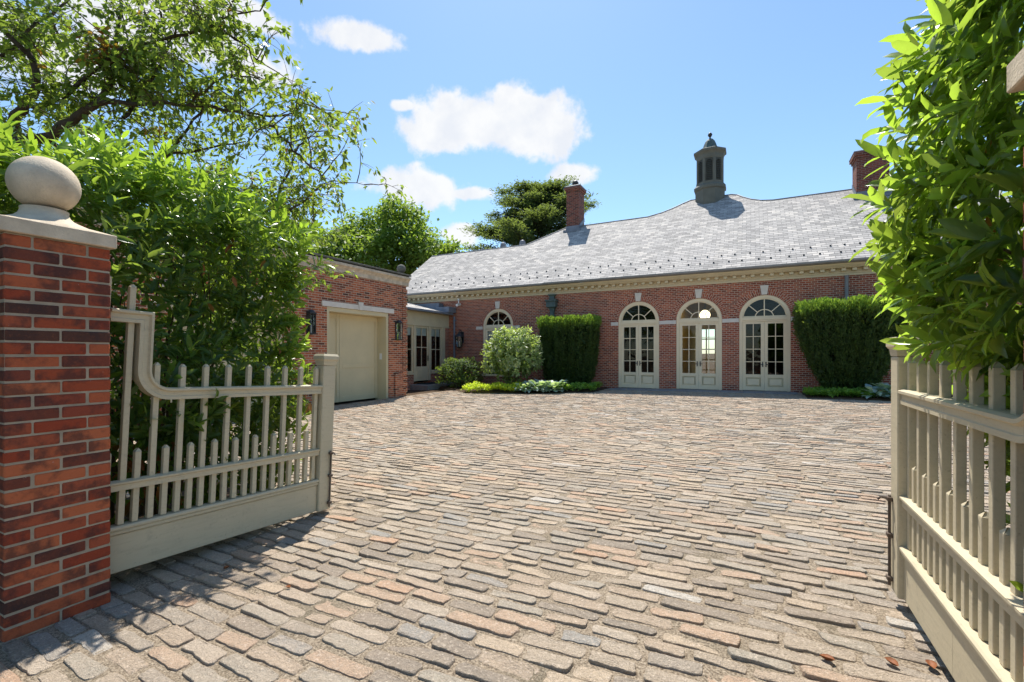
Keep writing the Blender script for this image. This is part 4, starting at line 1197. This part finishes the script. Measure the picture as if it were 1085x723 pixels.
# --- left laurel hedge
def left_hedge():
    root = empty('laurel_hedge', (-4.5, 1.7, 0), 'tall dense green laurel hedge standing behind the open left gate', 'hedge')
    x0, x1, y0, y1, z1 = -5.5, -3.72, -.3, 2.84, 2.74
    L = Leaves()
    pts, nr = [], []
    def surf(n, f):
        for _ in range(n):
            p, d = f(random.random(), random.random()); pts.append(p); nr.append(d)
    def zt(y): return z1 - .20 * max(0, 1.5 - y) + .07 * math.sin(y * 4.1) + .05 * math.sin(y * 9)
    def fr(a, b):
        y = y0 + (y1 - y0) * a; z = .25 + (zt(y) - .3) * (b ** .9)
        bul = .10 * math.sin(y * 3.3 + z * 2.1) + .07 * math.sin(z * 5 - y * 2)
        x = x1 + bul - max(0, z - 2.3) ** 2 * .5 - max(0, .8 - z) * .25
        if y < 1.32 and x > -3.78: x = -3.78
        return (x, y, z), (1, random.gauss(.15, .35), .45 + .5 * (z / 2.8))
    def en(a, b):
        x = x0 + (x1 - x0) * a; z = .3 + (zt(y1) - .35) * b
        return (x, y1 + .09 * math.sin(z * 3.7 + x * 2) - max(0, z - 2.3) ** 2 * .4 - max(0, .9 - z) * .35, z), (random.gauss(.1, .35), 1, .5)
    def tp(a, b):
        x = x0 + (x1 - .1 - x0) * a; y = y0 + (y1 - y0) * b
        return (x, y, zt(y) + .05 * math.sin(x * 5)), (random.gauss(.15, .3), random.gauss(.1, .3), 1)
    def nf(a, b):
        x = x0 + (x1 - x0) * a; z = .3 + (zt(y0) - .35) * b
        return (x, y0, z), (0, -1, .5)
    def bk(a, b):
        y = y0 + (y1 - y0) * a; z = .3 + (zt(y) - .35) * b
        return (x0, y, z), (-1, 0, .5)
    surf(1000, fr); surf(430, en); surf(620, tp); surf(90, nf); surf(120, bk)
    P = np.array(pts); Dn = norm(np.array(nr)); P = P + rng.normal(0, .055, P.shape) - Dn * rng.uniform(0, .14, (len(P), 1))
    yg = np.clip((P[:, 2] - 2.15) * 1.7, 0, .95) + np.clip((P[:, 1] - 2.45) * 1.4, 0, .5) * (P[:, 2] > 1.2) + (rng.random(len(P)) < .06) * .5  # paler hedge top: new growth, with the sunlit tone put into its colour
    shoots(L, P, Dn + rng.normal(0, .25, P.shape), 9, .12, .15, .85, np.clip(yg, 0, .95), .1)
    # inner leaves
    n = 5200
    Q = np.stack([rng.uniform(x0 + .1, x1 - .12, n), rng.uniform(y0 + .1, y1 - .12, n), .25 + 2.45 * rng.random(n) ** .8], -1)
    L.add(Q, norm(rng.normal(size=(n, 3)) + [0.3, 0, -.1]), rng.normal(size=(n, 3)) + [0, 0, .8], rng.uniform(.09, .13, n), np.zeros(n))
    # tall new shoots on top
    m = 110
    y = rng.uniform(y0, y1, m); Q = np.stack([rng.uniform(x0 + .3, x1 - .2, m), y, np.array([zt(v) for v in y]) + .03], -1)
    shoots(L, Q, np.array([[.1, .05, 1.]]) + rng.normal(0, .15, (m, 3)), 9, .12, .20, .55, np.full(m, .9), 0)
    L.build('foliage', M['laurel'], root, (NLEAF, LQ, LT))
    segs = []
    for i in range(46):
        bx, by = random.uniform(x0 + .3, x1 - .3), random.uniform(y0 + .2, y1 - .25)
        p = Vector((bx, by, -.1)); pl = [p.copy()]; dr = Vector((random.gauss(.05, .15), random.gauss(0, .15), 1)).normalized()
        for k in range(6): p = p + dr * .42; dr = (dr + Vector((random.gauss(0, .15), random.gauss(0, .15), .1))).normalized(); pl.append(p.copy())
        segs.append((pl, [.022, .019, .016, .013, .010, .007, .004]))
    twigs_mesh('branch', segs, M['twig'], root)
    L = Leaves(); n = 70
    Q = np.stack([rng.normal(-3.70, .05, n), rng.normal(1.64, .11, n), rng.normal(.85, .2, n)], -1)
    L.add(Q, rng.normal(size=(n, 3)) * .5 + [0, 0, -1], rng.normal(size=(n, 3)) + [1, 0, 0], rng.uniform(.09, .15, n), np.zeros(n))
    n = 16; Q = np.stack([rng.uniform(-3.72, -3.66, n), rng.uniform(1.8, 3.0, n), rng.uniform(.8, 2.4, n)], -1)
    L.add(Q, rng.normal(size=(n, 3)) * .5 + [0.2, 0, -1], rng.normal(size=(n, 3)) + [1, 0, 0], rng.uniform(.08, .12, n), np.zeros(n))
    L.build('dead_leaves', M['dead'], root)
left_hedge()

def right_hedge():
    root = empty('rhododendron_bush', (1.9, 1.9, 0), 'tall large-leaved evergreen bush overhanging the right gate', 'bush')
    L = Leaves(); P = []; Dn = []
    C = np.array([1.70, 1.97, 1.95]); Rr = np.array([1.13, 1.32, 1.72])
    while len(P) < 2300:
        d = rng.normal(size=3); d /= np.linalg.norm(d)
        if d[0] > .75: continue
        if d[0] > .3 and rng.random() < .6: continue
        rr = 1 - .16 * rng.random() ** 1.5 + .05 * math.sin(d[2] * 9 + d[1] * 5) + .04 * math.sin(d[1] * 13)
        p = C + d * Rr * rr
        if p[2] < 1.0:
            if p[1] > 2.3 or rng.random() < .4: continue
        if p[2] < 1.45 and p[0] < .92: p[0] = .92 + .1 * rng.random()
        if p[1] < 1.78 and p[0] < .80: p[0] = .80 + .15 * rng.random()
        if p[2] < .35: continue
        # keep clear of the pier
        if .5 < p[0] < 1.15 and p[1] < 1.72: continue
        P.append(p); Dn.append(d / Rr)
    P = np.array(P); Dn = norm(np.array(Dn)); Dn[:, 2] += .25; 
    yg = (rng.random(len(P)) < .55) * rng.uniform(.3, .95, len(P)) + np.clip((P[:, 2] - 2.6) * .4, 0, .4)  # sunlit leaves put into the colour as a paler share, more towards the top
    shoots(L, P, Dn + rng.normal(0, .25, P.shape), 8, .125, .11, 1.0, np.clip(yg, 0, .9), .18, .5)
    n = 2600; d = norm(rng.normal(size=(n, 3))); Q = C + d * Rr * (.9 * rng.random((n, 1)) ** .4)
    k = (Q[:, 2] > .5) & ~((Q[:, 1] < 1.75) & (Q[:, 0] < 1.15)) & ~((Q[:, 2] < 1.45) & (Q[:, 0] < 1.0)) & ~((Q[:, 2] < .9) & (Q[:, 1] > 2.2)); Q = Q[k]; n = len(Q)
    L.add(Q, norm(rng.normal(size=(n, 3)) + [-.2, 0, -.2]), rng.normal(size=(n, 3)) + [0, 0, .8], rng.uniform(.11, .16, n), np.zeros(n))
    L.build('foliage', M['rhodo'], root, (NLEAF, LQ, LT))
    segs = []
    for i in range(60):
        p = Vector((random.uniform(1.2, 2.2), random.uniform(1.2, 2.4), 0)); pl = [p.copy()]
        tgt = Vector((*(C + norm(rng.normal(size=3)) * Rr * .85),))
        if tgt.z < 1.2: tgt.z = 1.2 + random.random()
        if tgt.y < 1.75 and tgt.x < 1.15: tgt.x = 1.3
        for k in range(1, 7): pl.append(p.lerp(tgt, k / 6) + Vector((random.gauss(0, .04), random.gauss(0, .04), .25 * math.sin(k / 6 * 3.14))))
        segs.append((pl, [.025, .021, .017, .013, .010, .007, .004]))
    twigs_mesh('branch', segs, M['twig'], root)
    L = Leaves(); Q = np.array([at(1025, 150, 1.9), at(1060, 235, 1.75), at(1020, 250, 2.0), at(985, 240, 2.2), at(1045, 325, 1.9), at(1000, 190, 2.1)]).reshape(-1, 3)
    Q = np.repeat(Q, 3, 0) + rng.normal(0, .03, (18, 3)); n = 18
    L.add(Q, rng.normal(size=(n, 3)) * .6 + [0, 0, -1], rng.normal(size=(n, 3)) + [-1, -1, 0], rng.uniform(.07, .11, n), np.zeros(n))
    L.build('dead_leaves', M['dead'], root)
right_hedge()

# --- cherry-like tree on the left
def cherry():
    base = Vector((-7.9, 2.3, -.1))
    root = empty('cherry_tree', base, 'open spreading tree with thin branches above the laurel hedge, a few red leaves', 'tree')
    limbs = [([base, base + Vector((.05, 0, 1.2)), at(-10, 190, 5.6), at(5, 150, 5.5)], [.17, .15, .13, .11]),
             ([at(5, 150, 5.5), at(22, 115, 5.4), at(37, 95, 5.3), at(34, 65, 5.2), at(12, 42, 5.1), at(-30, 10, 5.0)], [.10, .085, .07, .055, .04, .02]),
             ([at(5, 150, 5.5), at(45, 147, 5.3), at(75, 128, 5.2), at(105, 110, 5.1), at(150, 110, 5.1), at(200, 111, 5.1), at(245, 118, 5.1), at(285, 133, 5.1), at(305, 155, 5.1), at(330, 178, 5.1), at(345, 190, 5.1)], [.10, .085, .075, .06, .035, .03, .026, .02, .015, .01, .006]),
             ([at(105, 110, 5.1), at(118, 80, 5.1), at(122, 50, 5.15), at(126, 10, 5.2), at(130, -60, 5.3)], [.05, .04, .034, .028, .015]),
             ([at(22, 115, 5.4), at(60, 105, 5.2), at(95, 78, 5.0), at(125, 55, 4.9), at(165, 42, 4.9), at(205, 33, 4.9), at(240, 18, 4.9), at(275, 12, 4.9)], [.05, .04, .034, .03, .024, .018, .012, .006]),
             ([at(205, 33, 4.9), at(235, 35, 4.9), at(262, 50, 4.9), at(275, 68, 4.9)], [.016, .013, .009, .004]),
             ([at(130, 125, 5.1), at(150, 95, 5.3), at(168, 72, 5.4), at(178, 45, 5.5), at(170, 10, 5.6), at(185, -30, 5.6)], [.035, .03, .024, .02, .015, .008]),
             ([at(200, 111, 5.1), at(222, 92, 5.0), at(245, 80, 5.0), at(282, 86, 5.0)], [.016, .014, .01, .004]),
             ([at(245, 118, 5.1), at(275, 122, 5.0), at(310, 120, 5.0), at(318, 105, 5.0)], [.014, .011, .008, .004]),
             ([at(150, 260, 6.2), at(170, 180, 6.0), at(200, 135, 5.9), at(222, 108, 5.9), at(235, 85, 5.9)], [.04, .034, .026, .018, .008]),
             ([at(245, 290, 6.6), at(285, 240, 6.4), at(297, 200, 6.3), at(312, 165, 6.2), at(325, 140, 6.2)], [.04, .034, .026, .016, .006]),
             ([at(285, 240, 6.4), at(320, 215, 6.3), at(345, 195, 6.2), at(385, 196, 6.2)], [.02, .016, .010, .004]),
             ([at(45, 147, 5.3), at(90, 170, 5.6), at(140, 165, 5.8), at(200, 160, 6.0), at(260, 150, 6.1)], [.05, .04, .03, .02, .008]),
             ([at(0, 60, 5.2), at(30, 30, 5.3), at(60, 10, 5.4), at(100, -30, 5.5)], [.03, .024, .018, .008])]
    mb = MB()
    # trunk and main limbs: one woody body
    segs = []
    tips = []
    for pts, rad in limbs:
        pp = [Vector(p) for p in pts]
        rad = [r * (.62 if r > .02 else .85) for r in rad]
        sm = []
        sr = []
        for i in range(len(pp) - 1):
            for k in range(4):
                t = k / 4; a = pp[max(0, i - 1)]; b = pp[i]; c = pp[i + 1]; d = pp[min(len(pp) - 1, i + 2)]
                sm.append(.5 * ((2 * b) + (c - a) * t + (2 * a - 5 * b + 4 * c - d) * t * t + (-a + 3 * b - 3 * c + d) * t ** 3) + Vector((random.gauss(0, .012), random.gauss(0, .012), random.gauss(0, .012))) * (1 if i + k else 0))
                sr.append(rad[i] * (1 - t) + rad[i + 1] * t)
        sm.append(pp[-1]); sr.append(rad[-1])
        segs.append((sm, sr))
        for p, r in zip(sm, sr):
            if r < .034: tips.append((p, r))
    L = Leaves(); red = Leaves()
    twigs = []
    lp, ld = [], []
    def spray(p, d, length):
        q = Vector(p); pl = [q.copy()]; dr = Vector(d).normalized(); ns = 5
        for k in range(ns):
            q = q + dr * (length / ns); dr = (dr + Vector((random.gauss(0, .16), random.gauss(0, .16), random.gauss(-.02, .12)))).normalized(); pl.append(q.copy())
            if k >= 1:
                for _ in range(random.choice((1, 2, 2, 3))):
                    s = Vector((random.gauss(0, 1), random.gauss(0, 1), random.gauss(.1, .5))).normalized()
                    e = q + s * random.uniform(.07, .24)
                    twigs.append(([q.copy(), (q + e) / 2 + Vector((0, 0, .01)), e], [.003, .0025, .0015]))
                    for _ in range(random.choice((3, 4, 5))):
                        lp.append(e + Vector((random.gauss(0, .035), random.gauss(0, .035), random.gauss(0, .025)))); ld.append(s * .6 + Vector((random.gauss(0, .5), random.gauss(0, .5), -.55 + random.gauss(0, .25))))
        twigs.append((pl, [.008, .007, .006, .0045, .003, .002][:len(pl)]))
        for _ in range(5): lp.append(q + Vector((random.gauss(0, .03),) * 3)); ld.append(dr * .7 + Vector((random.gauss(0, .5), random.gauss(0, .5), -.4)))
    for i, (p, r) in enumerate(tips):
        n = 2 if r > .012 else 1
        for _ in range(n):
            if random.random() < .72: spray(p, (random.gauss(.15, .8), random.gauss(0, .8), random.gauss(.25, .5)), random.uniform(.25, .75))
    # filler sprays where the crown is thick
    for _ in range(120):
        px = random.uniform(-60, 230); py = random.uniform(-60, 190)
        if px > 130 and random.random() < .5: continue
        p = at(px, py, random.uniform(5.2, 7.0)); spray(p, (random.gauss(0, 1), random.gauss(0, 1), random.gauss(.2, .6)), random.uniform(.3, .7))
    for _ in range(150):
        px = random.uniform(150, 335); py = random.triangular(150, 300, 240)
        if py < 150 + (px - 150) * .15: continue
        p = at(px, py, random.uniform(6.0, 7.4)); spray(p, (random.gauss(0, 1), random.gauss(0, 1), random.gauss(.2, .6)), random.uniform(.3, .6))
    lp = np.array([tuple(v) for v in lp]); ld = np.array([tuple(v) for v in ld]); n = len(lp)
    isr = rng.random(n) < .004
    for c in (at(95, 55, 5.0), at(50, 60, 5.0), at(110, 42, 4.9), at(165, 143, 5.5)):
        isr |= (np.linalg.norm(lp - np.array(c), axis=1) < .16) & (rng.random(n) < .7)
    N = rng.normal(0, .45, (n, 3)) + [0, 0, 1]
    L.add(lp[~isr], ld[~isr], N[~isr], rng.uniform(.06, .11, (~isr).sum()), np.clip(rng.normal(.15, .25, (~isr).sum()), 0, .8))
    red.add(lp[isr], ld[isr], N[isr], rng.uniform(.08, .11, isr.sum()), np.zeros(isr.sum()))
    twigs_mesh('trunk', segs, M['bark'], root, 8)
    twigs_mesh('twigs', twigs, M['twig'], root, 4)
    L.build('crown', M['cherry'], root, (CLEAF, SQ, ST))
    red.build('red_leaves', M['redleaf'], root, (SLEAF, SQ, ST))
cherry()

# --- broad tree behind the garage
def broad_tree(name, label, base, blobs, mat, per, leaf, trunk_r=.3):
    root = empty(name, base, label, 'tree'); L = Leaves()
    segs = []
    b0 = Vector(base); top = Vector((b0.x, b0.y, max(b[2] for b in blobs) * .55))
    segs.append(([b0, b0.lerp(top, .5) + Vector((.1, .1, 0)), top], [trunk_r, trunk_r * .8, trunk_r * .5]))
    for (x, y, z, r) in blobs:
        c = np.array((x, y, z))
        segs.append(([top, top.lerp(Vector(c), .5) + Vector((0, 0, .3)), Vector(c)], [trunk_r * .35, trunk_r * .2, .03]))
        nc = int(per * r * r)
        d = norm(rng.normal(size=(nc, 3))); cc = c + d * (r * rng.uniform(.45, 1.05, (nc, 1)) * [1, 1, .85])
        m = 22
        Q = np.repeat(cc, m, 0) + rng.normal(0, .30, (nc * m, 3)) * [1, 1, .55]
        out = np.repeat(d, m, 0)
        n = len(Q)
        L.add(Q, out * .5 + rng.normal(0, .7, (n, 3)) + [0, 0, -.3], out * .4 + rng.normal(0, .4, (n, 3)) + [0, 0, .9], rng.uniform(.7, 1.3, n) * leaf, np.clip(rng.normal(.2, .25, n), 0, .8))
    twigs_mesh('trunk', segs, M['bark'], root, 7)
    L.build('crown', mat, root, (QLEAF, QQ, QT), False)
Zt = 31
bl = []
for px, py, r in ((400, 245, 1.9), (430, 240, 1.8), (415, 228, 1.3), (375, 262, 1.8), (450, 262, 1.5), (352, 268, 1.6), (425, 262, 2.0), (395, 272, 2.0), (462, 272, 1.1), (340, 285, 1.5), (470, 268, .8), (483, 266, .6), (380, 246, 1.3), (440, 282, 1.6), (412, 218, .7), (360, 252, .9), (330, 262, 1.3)):
    p = at(px, py, Zt + random.uniform(-1.5, 1.5)); bl.append((p.x, p.y, p.z, r))
bp = at(405, 375, Zt)
broad_tree('maple_tree', 'rounded bright green broadleaf tree rising behind the garage roof', (bp.x, bp.y, -.3), bl, M['maple'], 30, .24)

# --- cedar behind the house
def cedar():
    Z = 46; base = at(575, 375, Z); base.z = -.3
    root = empty('cedar_tree', base, 'dark blue-green cedar with layered branches behind the house chimney', 'tree')
    k = Z / 485.
    top = H + (375 - 197) * k
    L = Leaves(); segs = [([base, base + Vector((.3, 0, top * .5)), Vector((base.x, base.y, top - .4))], [.45, .3, .05])]
    z = 8.0
    while z < top:
        f = (z - 8) / (top - 8)
        ln = 7.2 * (1 - f ** 2.3) + 1.3
        for _ in range(random.choice((5, 6, 7))):
            a = random.uniform(0, 6.28); l = ln * random.uniform(.6, 1.05)
            st = Vector((base.x, base.y, z)); d = Vector((math.cos(a), math.sin(a), random.uniform(.05, .32)))
            end = st + d * l; mid = st.lerp(end, .5) + Vector((0, 0, .25))
            segs.append(([st, mid, end], [.09, .06, .02]))
            nc = int(l * 7)
            for i in range(nc):
                t = random.uniform(.25, 1.03); c = st.lerp(end, t) + Vector((0, 0, .25 * math.sin(t * 3.14)))
                side = Vector((-d.y, d.x, 0)) * random.gauss(0, .5 * (1.2 - .5 * t)); c = c + side
                m = 26; Q = np.array(c) + rng.normal(0, 1, (m, 3)) * [.36, .36, .17]
                L.add(Q, rng.normal(0, 1, (m, 3)) * [1, 1, .25] + [d.x * .5, d.y * .5, .2], rng.normal(0, .3, (m, 3)) + [0, 0, 1], rng.uniform(.22, .42, m), np.clip(rng.normal(.1, .2, m), 0, .6))
        z += .55
    twigs_mesh('trunk', segs, M['bark'], root, 6)
    L.build('crown', M['cedar'], root, (QLEAF * [1, .5, 1], QQ, QT), False)
cedar()

# --- clipped yews: flat top, tapering foot, built of short upright sprays
def yew(label, cx, cy, z0, z1, prof, dep, n):
    root = empty('clipped_yew', (cx, cy, z0), label, 'shrub', 'clipped yews against the house wall')
    L = Leaves(); P = []; Dn = []
    def hw(t):       # half width at height fraction
        for (t0, w0), (t1, w1) in zip(prof[:-1], prof[1:]):
            if t <= t1: return w0 + (w1 - w0) * (t - t0) / (t1 - t0)
        return prof[-1][1]
    h = z1 - z0
    for _ in range(n):
        t = random.random() ** .8; a = random.uniform(0, 2 * math.pi)
        w = hw(t); e = 3.2
        ca, sa = math.cos(a), math.sin(a)
        rr = (abs(ca) ** e + abs(sa) ** e) ** (-1 / e)
        bul = 1 + .05 * math.sin(a * 11 + t * 2) + .045 * math.sin(a * 23 - t * 3 + 1) + .03 * math.sin(t * 14 + a * 5)
        x, y = w * rr * ca * bul, w * dep * rr * sa * bul
        if y > .55 * w: continue
        P.append((cx + x, cy + y, z0 + t * h)); Dn.append((ca * .75, sa * .75, .75))
    for _ in range(int(n * .34)):
        x = random.uniform(-1, 1) * hw(1); y = random.uniform(-1, 1) * hw(1) * dep
        P.append((cx + x, cy + y, z1 + .05 * math.sin(x * 7) + random.gauss(0, .03))); Dn.append((random.gauss(0, .25), random.gauss(0, .25), 1))
    P = np.array(P); Dn = norm(np.array(Dn))
    yg = np.clip((P[:, 2] - (z1 - .32)) * 2.6, 0, .9)  # sunlight on the flat top put into the leaf colour
    m = 13
    hz = rng.uniform(-.2, .12, (len(P) * m, 1)); inw = rng.uniform(0, .08, (len(P) * m, 1)) + np.repeat(rng.uniform(0, .09, (len(P), 1)), m, 0) + np.maximum(0, hz) * .2
    Q = np.repeat(P, m, 0) - np.repeat(Dn, m, 0) * inw + rng.normal(0, .022, (len(P) * m, 3)) + hz * [0, 0, 1.]
    Q[:, 2] = np.minimum(Q[:, 2], z1 + .09 + rng.normal(0, .03, len(Q)))
    Dd = np.repeat(Dn, m, 0) * .7 + rng.normal(0, .40, (len(Q), 3)) + [0, 0, .75]
    L.add(Q, Dd, rng.normal(0, 1, (len(Q), 3)), rng.uniform(.06, .11, len(Q)), np.clip(np.repeat(yg, m) + rng.normal(0, .08, len(Q)), 0, 1))
    # dense heart so nothing shows through
    k = n * 3; t = rng.random(k); w = np.array([hw(v) for v in t]) * .86
    Q = np.stack([cx + rng.uniform(-1, 1, k) * w, cy + rng.uniform(-1, .6, k) * w * dep, z0 + t * h], -1)
    L.add(Q, rng.normal(size=(k, 3)), rng.normal(size=(k, 3)), rng.uniform(.12, .22, k), np.zeros(k))
    L.build('foliage', M['yew'], root, (QLEAF * [1, .62, 1], QQ, QT), False)
    mb = MB()
    for i in range(6): a = i * 1.05; mb.tube([(cx + .1 * math.cos(a), cy + .1 * math.sin(a), z0 - .2), (cx + .4 * math.cos(a), cy + .25 * math.sin(a), z0 + h * .5), (cx + .6 * math.cos(a), cy + .3 * math.sin(a), z0 + h * .85)], [.05, .035, .015], 6)
    obj('stems', mb, M['bark'], root)
yew('boxy clipped yew with flat top between the arched window and left french door', -6.42, 17.2, 0.05, 2.80, [(0, .72), (.25, .95), (.6, 1.09), (1, 1.12)], .62, 2600)
yew('broad clipped yew tapering to a narrow foot, right of the three french doors', 2.62, 17.05, .15, 2.98, [(0, .46), (.2, .72), (.55, 1.12), (.75, 1.28), (1, 1.30)], .58, 2900)

# --- rounded shrubs
def round_shrub(name, label, c, r, mat, n, leaf, young_lit=.2, tmpl=(LEAF, LQ, LT), nl=7):
    root = empty(name, (c[0], c[1], c[2] - r[2]), label, 'shrub'); L = Leaves()
    d = norm(rng.normal(size=(n, 3))); d[:, 2] = np.where(d[:, 2] < -.35, -d[:, 2], d[:, 2])
    lump = 1 + .09 * np.sin(d[:, 0] * 7 + d[:, 2] * 5) + .07 * np.sin(d[:, 1] * 9 - d[:, 2] * 8)
    P = np.array(c) + d * np.array(r) * (lump * rng.uniform(.82, 1.03, n))[:, None]
    shoots(L, P, d + [0, 0, .4], nl, leaf, leaf * .9, .9, np.clip(rng.normal(young_lit, .22, n) + d[:, 2] * .15, 0, .9), .1)
    k = n * 2; dd = norm(rng.normal(size=(k, 3))); Q = np.array(c) + dd * np.array(r) * (.85 * rng.random((k, 1)) ** .4)
    Q = Q[Q[:, 2] > c[2] - r[2] * .8]; k = len(Q)
    L.add(Q, norm(rng.normal(size=(k, 3))), rng.normal(size=(k, 3)) + [0, 0, .6], rng.uniform(1, 1.5, k) * leaf, np.zeros(k))
    L.build('foliage', mat, root, tmpl)
    mb = MB()
    for i in range(7): a = i * .9; mb.tube([(c[0] + .08 * math.cos(a), c[1] + .08 * math.sin(a), c[2] - r[2] - .15), (c[0] + .5 * r[0] * math.cos(a), c[1] + .5 * r[1] * math.sin(a), c[2] + .3 * r[2])], [.03, .01], 5)
    obj('stems', mb, M['twig'], root)
round_shrub('variegated_shrub', 'rounded pale variegated shrub in front of the arched window', (-8.25, 15.9, 1.15), (1.02, .95, 1.15), M['varieg'], 560, .16, .3)
round_shrub('dark_shrub', 'low dark green shrub in the corner beside the glazed passage', (-10.75, 15.95, .48), (1.0, .75, .72), M['boxleaf'], 620, .085, .1)

# --- ground covers and hostas
def cover(name, label, poly, n, mat, leaf, h):
    L = Leaves(); pts = []
    xs = [p[0] for p in poly]; ys = [p[1] for p in poly]
    def inside(x, y):
        c = False
        for i in range(len(poly)):
            (xa, ya), (xb, yb) = poly[i], poly[i - 1]
            if (ya > y) != (yb > y) and x < (xb - xa) * (y - ya) / (yb - ya) + xa: c = not c
        return c
    while len(pts) < n:
        x, y = random.uniform(min(xs), max(xs)), random.uniform(min(ys), max(ys))
        if inside(x, y): pts.append((x, y, gh(x, y) + h * (.75 + .25 * math.sin(x * 6) * math.sin(y * 5 + x)) * random.uniform(.55, 1.05)))
    P = np.array(pts)
    shoots(L, P, np.array([[0, 0, 1.]]) + rng.normal(0, .35, P.shape), 6, leaf, .08, .9, np.clip(rng.normal(.2, .2, n), 0, .8), .1)
    tag(L.build(name, mat, None, (SLEAF, SQ, ST)), label, 'ground cover', None, 'stuff')
cover('lime_groundcover', 'low yellow-lime foliage edging the bed before the variegated shrub', [(-9.35, 14.0), (-8.2, 14.1), (-7.1, 14.55), (-7.4, 15.3), (-8.4, 15.1), (-9.6, 14.7)], 620, M['lime'], .09, .30)
cover('green_groundcover', 'low mid-green ground cover at the foot of the boxy yew', [(-6.1, 15.05), (-4.95, 15.85), (-4.9, 16.7), (-6.6, 16.2)], 560, M['cover'], .09, .27)
cover('green_groundcover', 'low mid-green ground cover at the foot of the broad tapering yew', [(1.42, 15.95), (2.9, 15.8), (3.3, 16.6), (1.5, 16.9)], 640, M['cover'], .09, .22)

def hosta():
    root = empty('hosta', (0, 0, 0), 'pale blue-green hosta clump', 'hosta', 'hostas at the edge of the beds', local=True)
    L = Leaves(); n = 46
    a = rng.uniform(0, 6.28, n); e = rng.uniform(.25, 1.1, n); d = np.stack([np.cos(a) * np.cos(e), np.sin(a) * np.cos(e), np.sin(e)], -1)
    P = d * rng.uniform(.10, .26, (n, 1)) + [0, 0, .03]
    dd = d.copy(); dd[:, 2] -= .45
    L.add(P, dd, np.stack([np.zeros(n), np.zeros(n), np.ones(n)], -1) + d * .5, rng.uniform(.18, .27, n), (rng.random(n) < .35) * rng.uniform(.3, .9, n))
    T = LEAF.copy(); T[:, 1] *= 2.0
    L.build('foliage', M['hosta'], root, (T, LQ, LT))
    mb = MB()
    for i in range(12): mb.tube([(0, 0, 0), tuple(P[i] * .6 + [0, 0, .02]), tuple(P[i])], .008, 4)
    obj('stems', mb, M['boxleaf'], root)
    return root
hs = [(-7.2, 14.62), (-6.95, 14.78), (-6.7, 14.85), (-6.45, 15.0), (-6.2, 15.12), (-7.0, 15.15), (-6.7, 15.25), (-6.4, 15.4), (-7.3, 14.95), (-6.15, 15.5), (3.05, 16.0), (3.45, 15.95), (3.85, 16.1), (3.4, 16.4)]
hl = ['pale blue-green hosta in the clump between the lime and the green ground cover'] * 10 + ['pale blue-green hosta at the foot of the broad tapering yew'] * 4
h0 = hosta()
for i, (x, y) in enumerate(hs):
    h = h0 if i == 0 else copy_tree(h0)
    h.location = (x, y, gh(x, y) + .07); h.rotation_euler = (0, 0, i * 1.3); s = random.uniform(.85, 1.15); h.scale = (s, s, s); h['label'] = hl[i]; h['group'] = 'hostas left of the french doors' if i < 10 else 'hostas right of the french doors'

# --- fallen leaves on the setts
fl = [(945, 712, 'curled brown leaf on the setts left of the right gate, the bolder of two'), (986, 714, 'red-brown leaf lying closest to the right gate board'), (875, 706, 'thin brown leaf on a pale sett left of the two curled leaves'), (305, 622, 'small dark leaf on the setts beside the shade of the left gate'),
      (240, 600, 'brown leaf in the shade below the left gate board')]
f0 = None
for i, (px, py, lb) in enumerate(fl):
    Z = 485 * (H - .03) / (py - 375); p = at(px, py, Z)
    if f0 is None:
        L = Leaves(); T = LEAF.copy(); T[:, 1] *= 1.6; T[:, 2] = np.abs(T[:, 1]) * .8 + (T[:, 0] - .5) ** 2 * .5
        L.add(np.array([[-.035, 0, 0.]]), np.array([[1., 0, 0]]), np.array([[0, 0, 1.]]), np.array([.062]), np.zeros(1))
        f0 = L.build('fallen_leaf', M['fallen'], None, (T, LQ, LT)); f = f0
    else:
        f = f0.copy(); COL.objects.link(f)
    tag(f, lb, 'leaf', 'fallen leaves on the setts')
    f.location = (p.x, p.y, gh(p.x, p.y) + .010); f.rotation_euler = (random.gauss(0, .08), random.gauss(0, .08), random.uniform(0, 6.28)); f.scale = (1, 1, 1) if i < 3 else (.7, .7, .7)
for o in bpy.data.objects:
    if '_loc' in o: del o['_loc']
